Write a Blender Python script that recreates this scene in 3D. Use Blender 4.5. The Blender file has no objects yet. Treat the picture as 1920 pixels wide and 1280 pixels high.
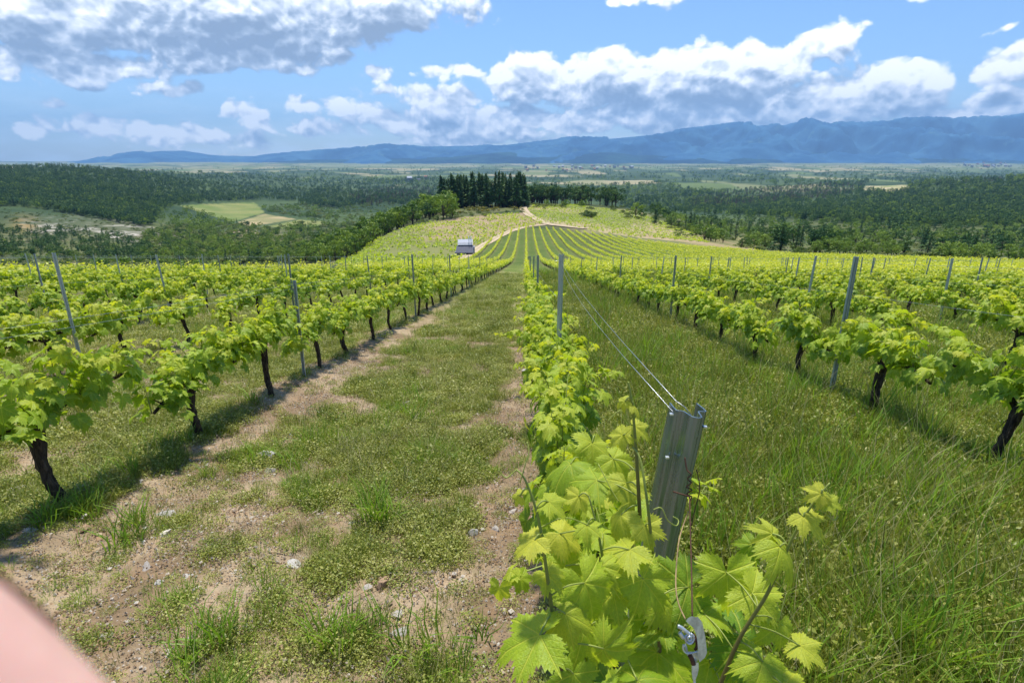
import bpy, math, random
import numpy as np
from mathutils import Vector, Matrix

S = bpy.context.scene
R = math.radians
# ------------------------------------------------------------------ camera
FPX = 1050.0                      # focal length in pixels of a 1920 wide frame
PITCH = math.atan(345.0/FPX)      # looking down
YAW = R(1.37)                     # turned slightly left of the row direction (+Y)
CAM = np.array([0.0, 0.0, 1.6])
cam_d = bpy.data.cameras.new('camera'); cam = bpy.data.objects.new('camera', cam_d)
S.collection.objects.link(cam); S.camera = cam
cam.location = CAM.tolist(); cam.rotation_euler = (math.pi/2-PITCH, 0, YAW)
cam_d.sensor_width = 36; cam_d.lens = 36*FPX/1920
cam_d.clip_start = 0.005; cam_d.clip_end = 90000
cam_d.dof.use_dof = True; cam_d.dof.focus_distance = 2.2; cam_d.dof.aperture_fstop = 15.0
# ------------------------------------------------------------------ light
SUN_EL, SUN_AZ = R(68), R(-6)    # azimuth from +Y, positive to the right
sun_d = bpy.data.lights.new('sun', 'SUN'); sun_d.energy = 3.0; sun_d.angle = R(4); sun_d.color = (1, .95, .87)
sun = bpy.data.objects.new('sun', sun_d); S.collection.objects.link(sun)
_sd = Vector((math.sin(SUN_AZ)*math.cos(SUN_EL), math.cos(SUN_AZ)*math.cos(SUN_EL), math.sin(SUN_EL)))
sun.rotation_euler = _sd.to_track_quat('Z', 'Y').to_euler()
S.view_settings.view_transform = 'Standard'; S.view_settings.look = 'None'
S.view_settings.gamma = 1; S.view_settings.exposure = 1.0
S.render.engine = 'CYCLES'
S.cycles.max_bounces = 8; S.cycles.transparent_max_bounces = 8; S.cycles.volume_bounces = 0

# ------------------------------------------------------------------ projection helpers
cp, sp = math.cos(PITCH), math.sin(PITCH)
_R = np.array([math.cos(YAW), math.sin(YAW), 0.0])
_F = np.array([-math.sin(YAW)*cp, math.cos(YAW)*cp, -sp])
_U = np.array([-math.sin(YAW)*sp, math.cos(YAW)*sp, cp])
def ray(px, py):
    return _F + (px-960)/FPX*_R - (py-640)/FPX*_U
def at(px, py, depth):
    'point seen at a pixel, depth metres along the view axis'
    return CAM + ray(px, py)*depth
def proj(P):
    d = np.asarray(P, float) - CAM
    z = d@_F
    z = np.where(np.abs(z) < 1e-6, 1e-6, z)
    return 960+FPX*(d@_R)/z, 640-FPX*(d@_U)/z, z
def angles(px, py):
    r = ray(px, py); r = r/np.linalg.norm(r)
    return math.atan2(r[0], r[1]), math.asin(r[2])

# ------------------------------------------------------------------ world: sky and clouds
W = bpy.data.worlds.new('World'); S.world = W; W.use_nodes = True
nt = W.node_tree; nt.nodes.clear()
class NB:
    'tiny helper to write shader maths'
    def __init__(s, nt): s.nt = nt
    def n(s, t, **k):
        x = s.nt.nodes.new(t)
        for a, b in k.items(): setattr(x, a, b)
        return x
    def put(s, sock, v):
        if isinstance(v, bpy.types.NodeSocket): s.nt.links.new(v, sock)
        elif v is not None:
            if isinstance(v, (tuple, list)) and sock.type == 'RGBA' and len(v) == 3: v = (*v, 1)
            sock.default_value = v
    def m(s, op, a, b=None, c=None, clamp=False):
        x = s.n('ShaderNodeMath', operation=op, use_clamp=clamp)
        for i, v in enumerate((a, b, c)): s.put(x.inputs[i], v)
        return x.outputs[0]
    def v(s, op, a, b=None, scale=None):
        x = s.n('ShaderNodeVectorMath', operation=op); s.put(x.inputs[0], a)
        if b is not None: s.put(x.inputs[1], b)
        if scale is not None: s.put(x.inputs['Scale'], scale)
        return x.outputs['Value'] if op in ('LENGTH', 'DISTANCE', 'DOT_PRODUCT') else x.outputs[0]
    def mix(s, f, a, b, blend='MIX'):
        x = s.n('ShaderNodeMix', data_type='RGBA', blend_type=blend); x.clamp_factor = True
        s.put(x.inputs[0], f); s.put(x.inputs[6], a); s.put(x.inputs[7], b)
        return x.outputs[2]
    def noise(s, vec, scale, detail=4, rough=.55, dist=0, dim='3D'):
        x = s.n('ShaderNodeTexNoise', noise_dimensions=dim)
        s.put(x.inputs['Vector'], vec); s.put(x.inputs['Scale'], scale)
        x.inputs['Detail'].default_value = detail; x.inputs['Roughness'].default_value = rough
        x.inputs['Distortion'].default_value = dist
        return x.outputs[0]
    def ramp(s, f, stops):
        x = s.n('ShaderNodeValToRGB'); s.put(x.inputs[0], f); e = x.color_ramp.elements
        while len(e) < len(stops): e.new(.5)
        for el, (p, c) in zip(e, stops): el.position = p; el.color = (*c, 1) if len(c) == 3 else c
        return x.outputs[0]
    def rng(s, v, a, b, c=0., d=1., smooth=True):
        x = s.n('ShaderNodeMapRange', interpolation_type='SMOOTHSTEP' if smooth else 'LINEAR')
        for i, q in enumerate((v, a, b, c, d)): s.put(x.inputs[i], q)
        return x.outputs[0]
    def xyz(s, x, y, z=0.):
        q = s.n('ShaderNodeCombineXYZ')
        for i, v in enumerate((x, y, z)): s.put(q.inputs[i], v)
        return q.outputs[0]

# (px, py, half width px, half height px, weight)  of the cloud masses seen from the hill
CLOUDS = [(120,40,380,75,1.3),(430,30,330,80,1.3),(700,12,190,48,1.0),(420,105,190,36,1.0),(170,130,120,36,1.0),(520,80,90,50,.9),
 (0,120,45,30,.8),(340,168,70,16,.6),(612,110,34,14,.4),(700,142,36,22,.7),(706,172,42,16,.7),(648,196,36,20,.6),(486,212,24,20,.5),
 (572,196,28,18,.5),(200,240,160,22,.6),(30,240,70,20,.6),(380,262,120,20,.5),(100,196,30,14,.4),(590,246,70,22,.5),
 (760,226,130,36,1.0),(840,200,90,30,.9),(990,150,120,52,1.2),(1150,150,170,66,1.3),(1330,150,170,72,1.3),(1480,112,100,50,1.1),(1565,78,36,26,.6),
 (1300,215,330,36,1.2),(1600,190,200,60,1.2),(1700,150,100,44,1.0),(1850,210,170,40,1.1),(1905,130,80,44,1.1),(1000,225,260,28,1.0),
 (850,252,200,16,.7),(860,142,50,14,.4),(1195,-4,60,14,.5),(1715,0,50,10,.4),(1872,58,26,9,.4),(1240,268,260,12,.5),(2150,120,180,80,1.2),
 (-200,60,200,90,1.2),(-300,230,200,30,1.0)]
def build_world():
    def group(name, fn):
        g = bpy.data.node_groups.new(name, 'ShaderNodeTree')
        g.interface.new_socket('P', in_out='INPUT', socket_type='NodeSocketVector')
        g.interface.new_socket('D', in_out='OUTPUT', socket_type='NodeSocketFloat')
        b = NB(g); gi = b.n('NodeGroupInput'); go = b.n('NodeGroupOutput'); g.links.new(fn(b, gi.outputs[0]), go.inputs[0]); return g
    def masses(b, P0):
        wn = b.n('ShaderNodeTexNoise', noise_dimensions='2D'); b.put(wn.inputs['Vector'], P0); wn.inputs['Scale'].default_value = 10; wn.inputs['Detail'].default_value = 2
        P = b.v('ADD', P0, b.v('MULTIPLY', b.v('SUBTRACT', wn.outputs['Color'], (.5, .5, .5)), (.13, .05, 0)))
        acc = None
        for (px, py, hw, hh, wt) in CLOUDS:
            az, el = angles(px, py); az2, _ = angles(px+hw, py); _, el2 = angles(px, py-hh)
            sx = 1/abs(az2-az); sy = 1/abs(el2-el)
            x = b.n('ShaderNodeVectorMath', operation='MULTIPLY_ADD'); b.put(x.inputs[0], P); x.inputs[1].default_value = (sx, sy, 0); x.inputs[2].default_value = (-az*sx, -el*sy, 0)
            d = b.m('MULTIPLY_ADD', b.v('LENGTH', x.outputs[0]), -wt, wt)
            acc = d if acc is None else b.m('SMOOTH_MAX', acc, d, .25)
        return b.m('MAXIMUM', acc, -.6)
    def puffs(b, P0):
        Q = b.v('MULTIPLY', P0, (1, 1.3, 1))
        n1 = b.noise(Q, 11, 8, .58, .1, dim='2D')
        vo = b.n('ShaderNodeTexVoronoi', feature='SMOOTH_F1', voronoi_dimensions='2D'); b.put(vo.inputs['Vector'], b.v('ADD', Q, b.xyz(b.m('MULTIPLY', n1, .05), b.m('MULTIPLY', n1, -.04))))
        vo.inputs['Scale'].default_value = 24; vo.inputs['Detail'].default_value = 2; vo.inputs['Roughness'].default_value = .6; vo.inputs['Smoothness'].default_value = .4
        return b.m('MULTIPLY_ADD', b.m('SUBTRACT', .42, vo.outputs['Distance']), .7, b.m('MULTIPLY', b.m('SUBTRACT', n1, .5), 1.75))
    gm = group('cloud_masses', masses); gp = group('cloud_puffs', puffs)
    b = NB(nt)
    tc = b.n('ShaderNodeTexCoord'); sep = b.n('ShaderNodeSeparateXYZ'); b.put(sep.inputs[0], tc.outputs['Generated'])
    x, y, z = sep.outputs
    az = b.m('ARCTAN2', x, y); el = b.m('ARCSINE', z)
    P = b.xyz(az, el)
    def ev(g, off=None):
        q = b.n('ShaderNodeGroup'); q.node_tree = g; b.put(q.inputs[0], b.v('ADD', P, off) if off else P); return q.outputs[0]
    a0, a2 = ev(gm), ev(gm, (-.01, .035, 0)); p0, p1, p2 = ev(gp), ev(gp, (-.004, .010, 0)), ev(gp, (-.01, .035, 0))
    d0 = b.m('MULTIPLY_ADD', a0, 1.45, b.m('ADD', p0, .42))
    alpha = b.rng(d0, 0, .5)
    s1 = b.m('MULTIPLY', b.m('SUBTRACT', p0, p1), .85)
    s2 = b.m('ADD', b.m('MULTIPLY', b.m('SUBTRACT', a0, a2), .62), b.m('MULTIPLY', b.m('SUBTRACT', p0, p2), .3))
    thick = b.m('MULTIPLY', b.rng(d0, .4, 2.0), .42)
    elev_dark = b.m('MULTIPLY', b.rng(el, .10, .18, 0, .30), b.rng(az, .12, -.12))
    lit = b.m('SUBTRACT', b.m('ADD', b.m('ADD', .62, s1), s2), b.m('ADD', thick, elev_dark), clamp=True)
    ccol = b.ramp(lit, [(0, (1.9, 2.5, 3.5)), (.3, (2.9, 3.6, 4.7)), (.62, (5.3, 5.9, 6.8)), (.85, (7.4, 7.7, 8.1)), (1, (9.0, 9.1, 9.1))])
    sky = b.n('ShaderNodeTexSky', sky_type='NISHITA'); sky.sun_disc = False
    sky.sun_elevation = SUN_EL; sky.sun_rotation = SUN_AZ; sky.altitude = 600; sky.air_density = 1.1; sky.dust_density = .5; sky.ozone_density = 3.5
    tint = b.mix(1.0, sky.outputs[0], (.66, .78, .96), 'MULTIPLY')
    # thin veil of high cloud that thickens towards the horizon
    veil = b.noise(b.v('MULTIPLY', P, (3, 14, 1)), 4, 4, .6, dim='2D')
    vf = b.m('MULTIPLY', b.rng(el, .12, .0), b.rng(veil, .35, .75, .1, .7))
    skyc = b.mix(vf, tint, (5.4, 6.6, 7.8))
    col = b.mix(alpha, skyc, ccol)
    bg = b.n('ShaderNodeBackground'); b.put(bg.inputs[0], col); bg.inputs[1].default_value = .088
    out = b.n('ShaderNodeOutputWorld'); nt.links.new(bg.outputs[0], out.inputs[0])
    W.cycles.sampling_method = 'MANUAL'; W.cycles.sample_map_resolution = 256
build_world()

# ------------------------------------------------------------------ numpy noise
def _h(ix, iy, s):
    n = (ix.astype(np.int64)*374761393 + iy.astype(np.int64)*668265263 + s*974711) & 0x7fffffff
    n = ((n ^ (n >> 13))*1274126177) & 0x7fffffff
    n = (n ^ (n >> 16)) & 0xffff
    return n/65535.0
def vn(x, y, s=0):
    x = np.asarray(x, float); y = np.asarray(y, float)
    fx = np.floor(x); fy = np.floor(y); tx = x-fx; ty = y-fy
    tx = tx*tx*(3-2*tx); ty = ty*ty*(3-2*ty)
    a = _h(fx, fy, s); b = _h(fx+1, fy, s); c = _h(fx, fy+1, s); d = _h(fx+1, fy+1, s)
    return (a*(1-tx)+b*tx)*(1-ty)+(c*(1-tx)+d*tx)*ty
def fbm(x, y, s=0, o=4, r=.5):
    t = 0; a = 1; w = 0
    for i in range(o):
        t = t+a*vn(x*2**i+17*i, y*2**i-9*i, s+i); w += a; a *= r
    return t/w
def sst(a, b, x):
    t = np.clip((x-a)/(b-a), 0, 1); return t*t*(3-2*t)

# ------------------------------------------------------------------ the lie of the land
SL = math.tan(R(9.5))
def P_(Y): return (Y, 480+FPX*1.6/Y*.985)
COL = {
 -900: [(30,None),(38,524),(60,532),(120,545),(250,500),(400,450),(550,415),(700,385),(900,350),(1200,318),(1500,300),(2500,308),(5000,322),(9000,312),(16000,303)],
 0:   [(30,None),(38,None),(60,532),(120,545),(250,505),(400,460),(550,425),(700,396),(900,365),(1200,332),(1500,311),(2500,318),(5000,322),(9000,312),(16000,303)],
 150: [(30,None),(38,None),(60,532),(120,545),(250,507),(400,465),(550,432),(700,408),(900,378),(1200,345),(1600,316),(2500,320),(5000,322),(9000,312),(16000,303)],
 300: [(30,None),(40,None),(60,530),(120,545),(250,510),(400,470),(550,440),(700,415),(900,392),(1200,363),(1700,332),(2300,323),(3200,326),(6000,320),(9000,312),(16000,303)],
 420: [(30,None),(40,None),(60,527),(120,543),(250,506),(400,468),(600,438),(800,418),(1000,404),(1300,382),(1800,352),(2600,333),(4000,330),(7000,317),(16000,303)],
 500: [(30,None),(42,None),(60,525),(120,540),(250,505),(400,466),(600,438),(800,418),(1000,404),(1400,380),(2000,358),(3000,339),(5000,323),(9000,311),(16000,303)],
 640: [(30,None),(48,None),(80,512),(130,500),(160,491),(190,492),(250,496),(400,470),(600,440),(800,420),(1000,405),(1400,385),(2000,362),(3500,337),(6000,321),(16000,303)],
 740: [(30,None),(55,None),(90,500),(140,486),(180,465),(230,441),(260,429),(300,428),(400,432),(600,425),(800,415),(1200,392),(2000,362),(3500,337),(6000,321),(16000,303)],
 830: [(30,None),(60,None),(85,500),(110,494),(140,483),(180,458),(230,430),(280,410),(330,399),(400,388),(450,390),(600,395),(900,392),(1400,383),(2500,353),(6000,321),(16000,303)],
 920: [(30,None),(80,None),(120,488),(160,467),(200,448),(240,430),(280,414),(330,401),(400,387),(450,383),(600,388),(900,392),(1400,388),(2500,353),(6000,321),(16000,303)],
 985: [(30,None),(108,None),(150,475),(190,455),(248,431),(262,427),(330,406),(400,388),(460,381),(600,386),(900,392),(1400,390),(2500,353),(6000,321),(16000,303)],
 1100:[(30,None),(90,None),(120,484),(160,464),(200,447),(240,436),(270,428),(330,408),(400,390),(460,382),(560,385),(900,392),(1400,393),(2500,354),(6000,321),(16000,303)],
 1200:[(30,None),(90,None),(120,485),(160,467),(215,451),(260,440),(320,418),(380,400),(430,393),(520,394),(900,398),(1400,395),(2500,354),(6000,321),(16000,303)],
 1300:[(30,None),(90,None),(120,486),(160,471),(200,462),(240,453),(300,442),(340,438),(400,436),(600,424),(900,408),(1400,390),(2500,354),(6000,321),(16000,303)],
 1400:[(30,None),(90,None),(130,484),(170,470),(200,468),(270,463),(350,455),(500,434),(800,414),(1200,394),(2000,365),(4000,333),(8000,314),(16000,303)],
 1600:[(30,None),(80,None),(130,480),(170,481),(250,476),(400,454),(600,430),(800,412),(1200,385),(1600,362),(2000,356),(4000,333),(8000,314),(16000,303)],
 1750:[(30,None),(70,None),(110,487),(150,490),(250,480),(400,457),(600,432),(800,412),(1200,375),(1600,346),(2000,343),(2600,345),(4000,333),(8000,314),(16000,303)],
 1920:[(30,None),(70,None),(100,494),(150,497),(250,484),(400,460),(600,434),(800,412),(1200,372),(1600,338),(2000,338),(2600,343),(4000,333),(8000,314),(16000,303)],
 2900:[(30,None),(70,None),(100,494),(150,500),(250,484),(400,460),(600,434),(800,412),(1200,372),(1600,338),(2000,338),(2600,343),(4000,333),(8000,314),(16000,303)]}
LG0, LG1, NL = math.log(20), math.log(30000), 400
AZG = np.linspace(-2.0, 2.0, 401)
def build_table():
    lg = np.linspace(LG0, LG1, NL); cols = []; azs = []
    for px, lst in sorted(COL.items()):
        r = ray(px, 440); azs.append(r[0]/r[1]); L = [LG0]; E = [-SL]
        for (Y, py) in lst:
            if py is None: e = -SL
            else:
                q = ray(px, py); e = q[2]/q[1]+CAM[2]/Y
            L.append(math.log(Y)); E.append(e)
        L.append(LG1+.5); E.append(-210/30000.)
        c = np.interp(lg, L, E)
        k = np.exp(-.5*(np.arange(-8, 9)/2.3)**2); k /= k.sum()
        c = np.convolve(np.pad(c, 8, mode='edge'), k, 'valid')
        cols.append(c)
    cols = np.array(cols); T = np.empty((len(AZG), NL))
    for j in range(NL): T[:, j] = np.interp(AZG, azs, cols[:, j])
    k = np.exp(-.5*(np.arange(-9, 10)/2.8)**2); k /= k.sum()
    Tp = np.pad(T, ((9, 9), (0, 0)), mode='edge')
    return sum(k[i]*Tp[i:i+len(AZG)] for i in range(19))
TAB = build_table()
ROW0, DROW, DV = 0.245, 3.0, 1.36
def rowdist(X): return np.abs((X-ROW0+DROW/2) % DROW-DROW/2)
def H(X, Y, micro=True):
    X = np.asarray(X, float); Y = np.asarray(Y, float)
    rho = np.maximum(np.maximum(Y, np.abs(X)/1.6), 1.0)
    az = X/rho
    fl = (np.log(np.clip(rho, 20.001, 29999))-LG0)/(LG1-LG0)*(NL-1)
    fa = (np.clip(az, -1.999, 1.999)+2)/4*(len(AZG)-1)
    i = np.floor(fl).astype(int); a = np.floor(fa).astype(int); tl = fl-i; ta = fa-a
    e = (TAB[a, i]*(1-tl)+TAB[a, i+1]*tl)*(1-ta)+(TAB[a+1, i]*(1-tl)+TAB[a+1, i+1]*tl)*ta
    plane = -SL*np.where(Y > -60, Y, -60+(Y+60)*.15)
    w = sst(20, 34, rho)
    z = plane*(1-w)+e*rho*w
    far = sst(300, 1500, rho)
    z = z+far*(fbm(X/420, Y/420, 5, 4)-.5)*np.clip(rho*.018, 0, 44)
    z = z+sst(60, 260, rho)*(fbm(X/35, Y/35, 9, 3)-.5)*1.6
    if micro:
        nr = 1-sst(14, 40, rho)
        rd = rowdist(X)
        z = z+nr*((fbm(X*1.3, Y*1.3, 3, 4)-.5)*.09+(fbm(X*9, Y*9, 4, 3)-.5)*.03+.06*np.exp(-(rd/.33)**2))
    return z
def Hs(x, y): return float(H(np.array([x]), np.array([y]))[0])
def hit(px, py, y0=1.0, y1=20000):
    'where the line of sight through a pixel meets the land'
    r = ray(px, py); Y = np.exp(np.linspace(math.log(y0), math.log(y1), 6000)); t = Y/r[1]
    X = t*r[0]; Z = CAM[2]+t*r[2]; g = H(X, Y, False)
    k = np.argmax(Z < g)
    if k == 0: k = len(Y)-1
    return np.array([X[k], Y[k], g[k]])

# ------------------------------------------------------------------ scene helpers
def tag(o, label=None, cat=None, group=None, kind=None):
    if label: o['label'] = label
    if cat: o['category'] = cat
    if group: o['group'] = group
    if kind: o['kind'] = kind
    return o
def link(o, parent=None):
    S.collection.objects.link(o)
    if parent is not None: o.parent = parent
    return o
def empty(name, loc=(0, 0, 0), rz=0, scale=1):
    o = bpy.data.objects.new(name, None); link(o); o.location = tuple(float(v) for v in loc); o.rotation_euler = (0, 0, rz)
    o.scale = (scale,)*3; o.empty_display_size = .1
    return o
def copy_tree(o, parent=None):
    c = o.copy(); S.collection.objects.link(c); c.parent = parent
    for k in ('label', 'category', 'group'):
        if parent is None and k in c: del c[k]
    for ch in o.children: copy_tree(ch, c)
    return c
class Geo:
    'collects arrays of vertices, faces, uv and a two value tint per vertex'
    def __init__(s): s.v = []; s.f = []; s.uv = []; s.t = []; s.n = 0; s.mi = []
    def add(s, v, faces, uv=None, tint=None, mat=0):
        v = np.asarray(v, float)
        s.v.append(v)
        s.uv.append(np.full((len(v), 2), .5) if uv is None else np.asarray(uv, float))
        t = np.zeros((len(v), 2)) if tint is None else np.broadcast_to(np.asarray(tint, float), (len(v), 2))
        s.t.append(t)
        if isinstance(faces, np.ndarray): faces = [faces]
        for f in faces:
            f = np.asarray(f)
            if len(f): s.f.append(f+s.n); s.mi.append(mat)
        s.n += len(v)
        return s
    def mesh(s, name, mats, smooth=True, attr=True):
        me = bpy.data.meshes.new(name)
        V = np.concatenate(s.v); UV = np.concatenate(s.uv); T = np.concatenate(s.t)
        tot = [f.shape[1]*len(f) for f in s.f]
        L = np.concatenate([f.ravel() for f in s.f]).astype(np.int32)
        ns = np.concatenate([np.full(len(f), f.shape[1]) for f in s.f]).astype(np.int32)
        st = np.concatenate([[0], np.cumsum(ns)[:-1]]).astype(np.int32)
        me.vertices.add(len(V)); me.vertices.foreach_set('co', V.astype(np.float32).ravel())
        me.loops.add(len(L)); me.loops.foreach_set('vertex_index', L)
        me.polygons.add(len(ns)); me.polygons.foreach_set('loop_start', st); me.polygons.foreach_set('loop_total', ns)
        me.polygons.foreach_set('material_index', np.concatenate([np.full(len(f), m) for f, m in zip(s.f, s.mi)]).astype(np.int32))
        me.polygons.foreach_set('use_smooth', np.full(len(ns), smooth))
        if attr:
            u = me.uv_layers.new(name='uv'); u.data.foreach_set('uv', UV[L].astype(np.float32).ravel())
            c = me.attributes.new('tint', 'FLOAT_COLOR', 'POINT')
            cc = np.ones((len(V), 4), np.float32); cc[:, :2] = T; cc[:, 2] = 0; c.data.foreach_set('color', cc.ravel())
        me.update(calc_edges=True); me.validate()
        for m in (mats if isinstance(mats, (list, tuple)) else [mats]): me.materials.append(m)
        return me
    def obj(s, name, mats, parent=None, smooth=True):
        return link(bpy.data.objects.new(name, s.mesh(name, mats, smooth)), parent)
def tube(path, rad, n=8, cap=True, wob=0, seed=0, ov=None):
    'vertices and faces of a tapered tube; wob roughens it'
    p = np.asarray(path, float); m = len(p); rad = np.broadcast_to(np.asarray(rad, float), (m,))
    t = np.gradient(p, axis=0); t /= np.linalg.norm(t, axis=1)[:, None]+1e-9
    up = np.array([0, 0, 1.]) if abs(t[:, 2]).mean() < .8 else np.array([1., 0, 0])
    a = np.cross(t, up); a /= np.linalg.norm(a, axis=1)[:, None]+1e-9
    b = np.cross(t, a)
    th = np.arange(n)*2*math.pi/n
    rr = rad[:, None]*np.ones((m, n))
    if wob:
        rs = np.random.RandomState(seed); rr = rr*(1+wob*(rs.rand(m, n)-.5)+wob*.6*(rs.rand(1, n)-.5))
    v = p[:, None, :]+rr[..., None]*(np.cos(th)[None, :, None]*a[:, None, :]+np.sin(th)[None, :, None]*b[:, None, :])
    v = v.reshape(-1, 3)
    i = np.arange(m-1)[:, None]*n; j = np.arange(n)[None, :]; jn = (j+1) % n
    q = np.stack([i+j, i+jn, i+n+jn, i+n+j], -1).reshape(-1, 4)
    uv = np.stack([np.repeat(np.linspace(0, 1, m), n), np.tile(np.linspace(0, 1, n), m)], 1)
    faces = [q]
    if cap: faces += [np.arange(n)[None, ::-1].copy(), (np.arange(n)+(m-1)*n)[None, :]]
    return v, faces, uv
def box_arr(cx, cy, cz, sx, sy, sz):
    v = np.array([[x, y, z] for z in (-.5, .5) for y in (-.5, .5) for x in (-.5, .5)])*[sx, sy, sz]+[cx, cy, cz]
    return v, np.array([[0, 2, 3, 1], [4, 5, 7, 6], [0, 1, 5, 4], [2, 6, 7, 3], [0, 4, 6, 2], [1, 3, 7, 5]])
def spline(pts, k=6):
    p = np.asarray(pts, float); n = len(p); out = []
    for i in range(n-1):
        a, b, c, d = p[max(i-1, 0)], p[i], p[i+1], p[min(i+2, n-1)]
        for t in np.arange(k)/k:
            out.append(.5*((2*b)+(-a+c)*t+(2*a-5*b+4*c-d)*t*t+(-a+3*b-3*c+d)*t**3))
    out.append(p[-1]); return np.array(out)

# ------------------------------------------------------------------ materials
def newmat(name):
    m = bpy.data.materials.new(name); m.use_nodes = True; m.node_tree.nodes.clear(); return m, NB(m.node_tree)
def surf(m, b, shader):
    o = b.n('ShaderNodeOutputMaterial'); m.node_tree.links.new(shader, o.inputs[0]); return o
def bsdf(b, col, rough=.7, metal=0., spec=.5, normal=None):
    p = b.n('ShaderNodeBsdfPrincipled'); b.put(p.inputs['Base Color'], col); b.put(p.inputs['Roughness'], rough)
    b.put(p.inputs['Metallic'], metal); b.put(p.inputs['Specular IOR Level'], spec)
    if normal is not None: b.put(p.inputs['Normal'], normal)
    return p.outputs[0]
def bump(b, h, strength=.5, dist=.02):
    x = b.n('ShaderNodeBump'); b.put(x.inputs['Height'], h); x.inputs['Strength'].default_value = strength; x.inputs['Distance'].default_value = dist
    return x.outputs[0]
def leafy(name, c_old, c_mid, c_young, veins=False, trans=.4, rough=.45, spec=.35, inst=0., vein_w=.016):
    'leaf surface: tint attribute = (random, age); translucent'
    m, b = newmat(name)
    at_ = b.n('ShaderNodeAttribute', attribute_name='tint'); se = b.n('ShaderNodeSeparateColor'); b.put(se.inputs[0], at_.outputs[0])
    rnd, age = se.outputs[0], se.outputs[1]
    f = b.m('ADD', b.m('MULTIPLY', rnd, .45), b.m('MULTIPLY', age, .7))
    if inst:
        oi = b.n('ShaderNodeObjectInfo'); f = b.m('ADD', f, b.m('MULTIPLY', b.m('SUBTRACT', oi.outputs['Random'], .5), inst))
    col = b.ramp(f, [(0, c_old), (.45, c_mid), (1, c_young)])
    nrm = None
    if veins:
        uv = b.n('ShaderNodeUVMap'); uv.uv_map = 'uv'; su = b.n('ShaderNodeSeparateXYZ'); b.put(su.inputs[0], uv.outputs[0])
        s_, t_ = su.outputs[0], su.outputs[1]
        main = b.rng(t_, vein_w*1.5, vein_w*.35)
        fr = b.m('ABSOLUTE', b.m('SUBTRACT', b.m('FRACT', b.m('MULTIPLY', b.m('SUBTRACT', s_, b.m('MULTIPLY', t_, .95)), 6.0)), .5))
        sec = b.m('MULTIPLY', b.rng(fr, .075, .02), .55)
        v = b.m('MAXIMUM', main, sec)
        tcn = b.n('ShaderNodeTexCoord')
        mot = b.noise(uv.outputs[0], 9, 3)
        col = b.mix(b.m('MULTIPLY', b.rng(mot, .35, .75), .35), col, c_old)
        col = b.mix(b.m('MULTIPLY', v, .34), col, (min(1, c_young[0]*1.5+.06), min(1, c_young[1]*1.3+.05), c_young[2]*1.6+.03))
        sp_ = b.noise(uv.outputs[0], 14, 2, .5); col = b.mix(b.m('MULTIPLY', b.rng(sp_, .70, .76), .6), col, (.30, .22, .05))
        puck = b.noise(uv.outputs[0], 26, 2)
        nrm = bump(b, b.m('ADD', b.m('MULTIPLY', v, -.7), b.m('MULTIPLY', puck, .6)), .55, .004)
    p = bsdf(b, col, rough, 0, spec, nrm)
    tr = b.n('ShaderNodeBsdfTranslucent'); b.put(tr.inputs[0], b.mix(1.0, col, (1.15, 1.12, .6), 'MULTIPLY'))
    mx = b.n('ShaderNodeMixShader'); mx.inputs[0].default_value = trans
    m.node_tree.links.new(p, mx.inputs[1]); m.node_tree.links.new(tr.outputs[0], mx.inputs[2])
    surf(m, b, mx.outputs[0]); return m
def bark(name, c1, c2, scale=30, strength=.8, dist=.01):
    m, b = newmat(name); tc = b.n('ShaderNodeTexCoord')
    v = b.v('MULTIPLY', tc.outputs['Object'], (1, 1, .3)); n = b.noise(v, scale, 6, .7, .6)
    col = b.mix(b.rng(n, .35, .7), c1, c2)
    surf(m, b, bsdf(b, col, .95, 0, .2, bump(b, n, strength, dist))); return m
M = {}
M['vine_leaf'] = leafy('vine_leaf', (.17, .32, .02), (.44, .58, .03), (.70, .70, .07), veins=True, trans=.46, rough=.42, spec=.4, inst=.25)
M['vine_far'] = leafy('vine_far', (.18, .31, .02), (.45, .56, .03), (.70, .70, .06), trans=.45, inst=.2)
M['vine_bark'] = bark('vine_bark', (.022, .017, .013), (.12, .09, .065), 45, 1, .02)
M['shoot'] = leafy('vine_shoot', (.13, .10, .035), (.22, .28, .05), (.36, .42, .08), trans=.05)
M['pine'] = leafy('pine_needles', (.03, .09, .026), (.065, .145, .034), (.14, .22, .05), trans=.12, inst=1.0, spec=.2, rough=.7)
M['pine_brown'] = leafy('pine_brown_needles', (.06, .055, .03), (.10, .085, .045), (.15, .12, .06), trans=.12, inst=.6, spec=.2, rough=.7)
M['broad'] = leafy('broadleaf_leaves', (.06, .13, .016), (.15, .25, .026), (.28, .38, .045), trans=.25, inst=1.0, spec=.25, rough=.6)
M['broad_light'] = leafy('pale_leaves', (.10, .18, .03), (.19, .29, .045), (.30, .40, .07), trans=.3, inst=.5, spec=.25, rough=.6)
M['shrub'] = leafy('shrub_leaves', (.07, .125, .03), (.16, .215, .045), (.30, .33, .10), trans=.2, inst=.7, spec=.2, rough=.7)
M['gorse'] = leafy('gorse_flowers', (.05, .08, .015), (.16, .17, .02), (.55, .44, .03), trans=.2, inst=.6)
M['tree_bark'] = bark('tree_bark', (.04, .03, .022), (.11, .085, .065), 4, .6, .05)
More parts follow.
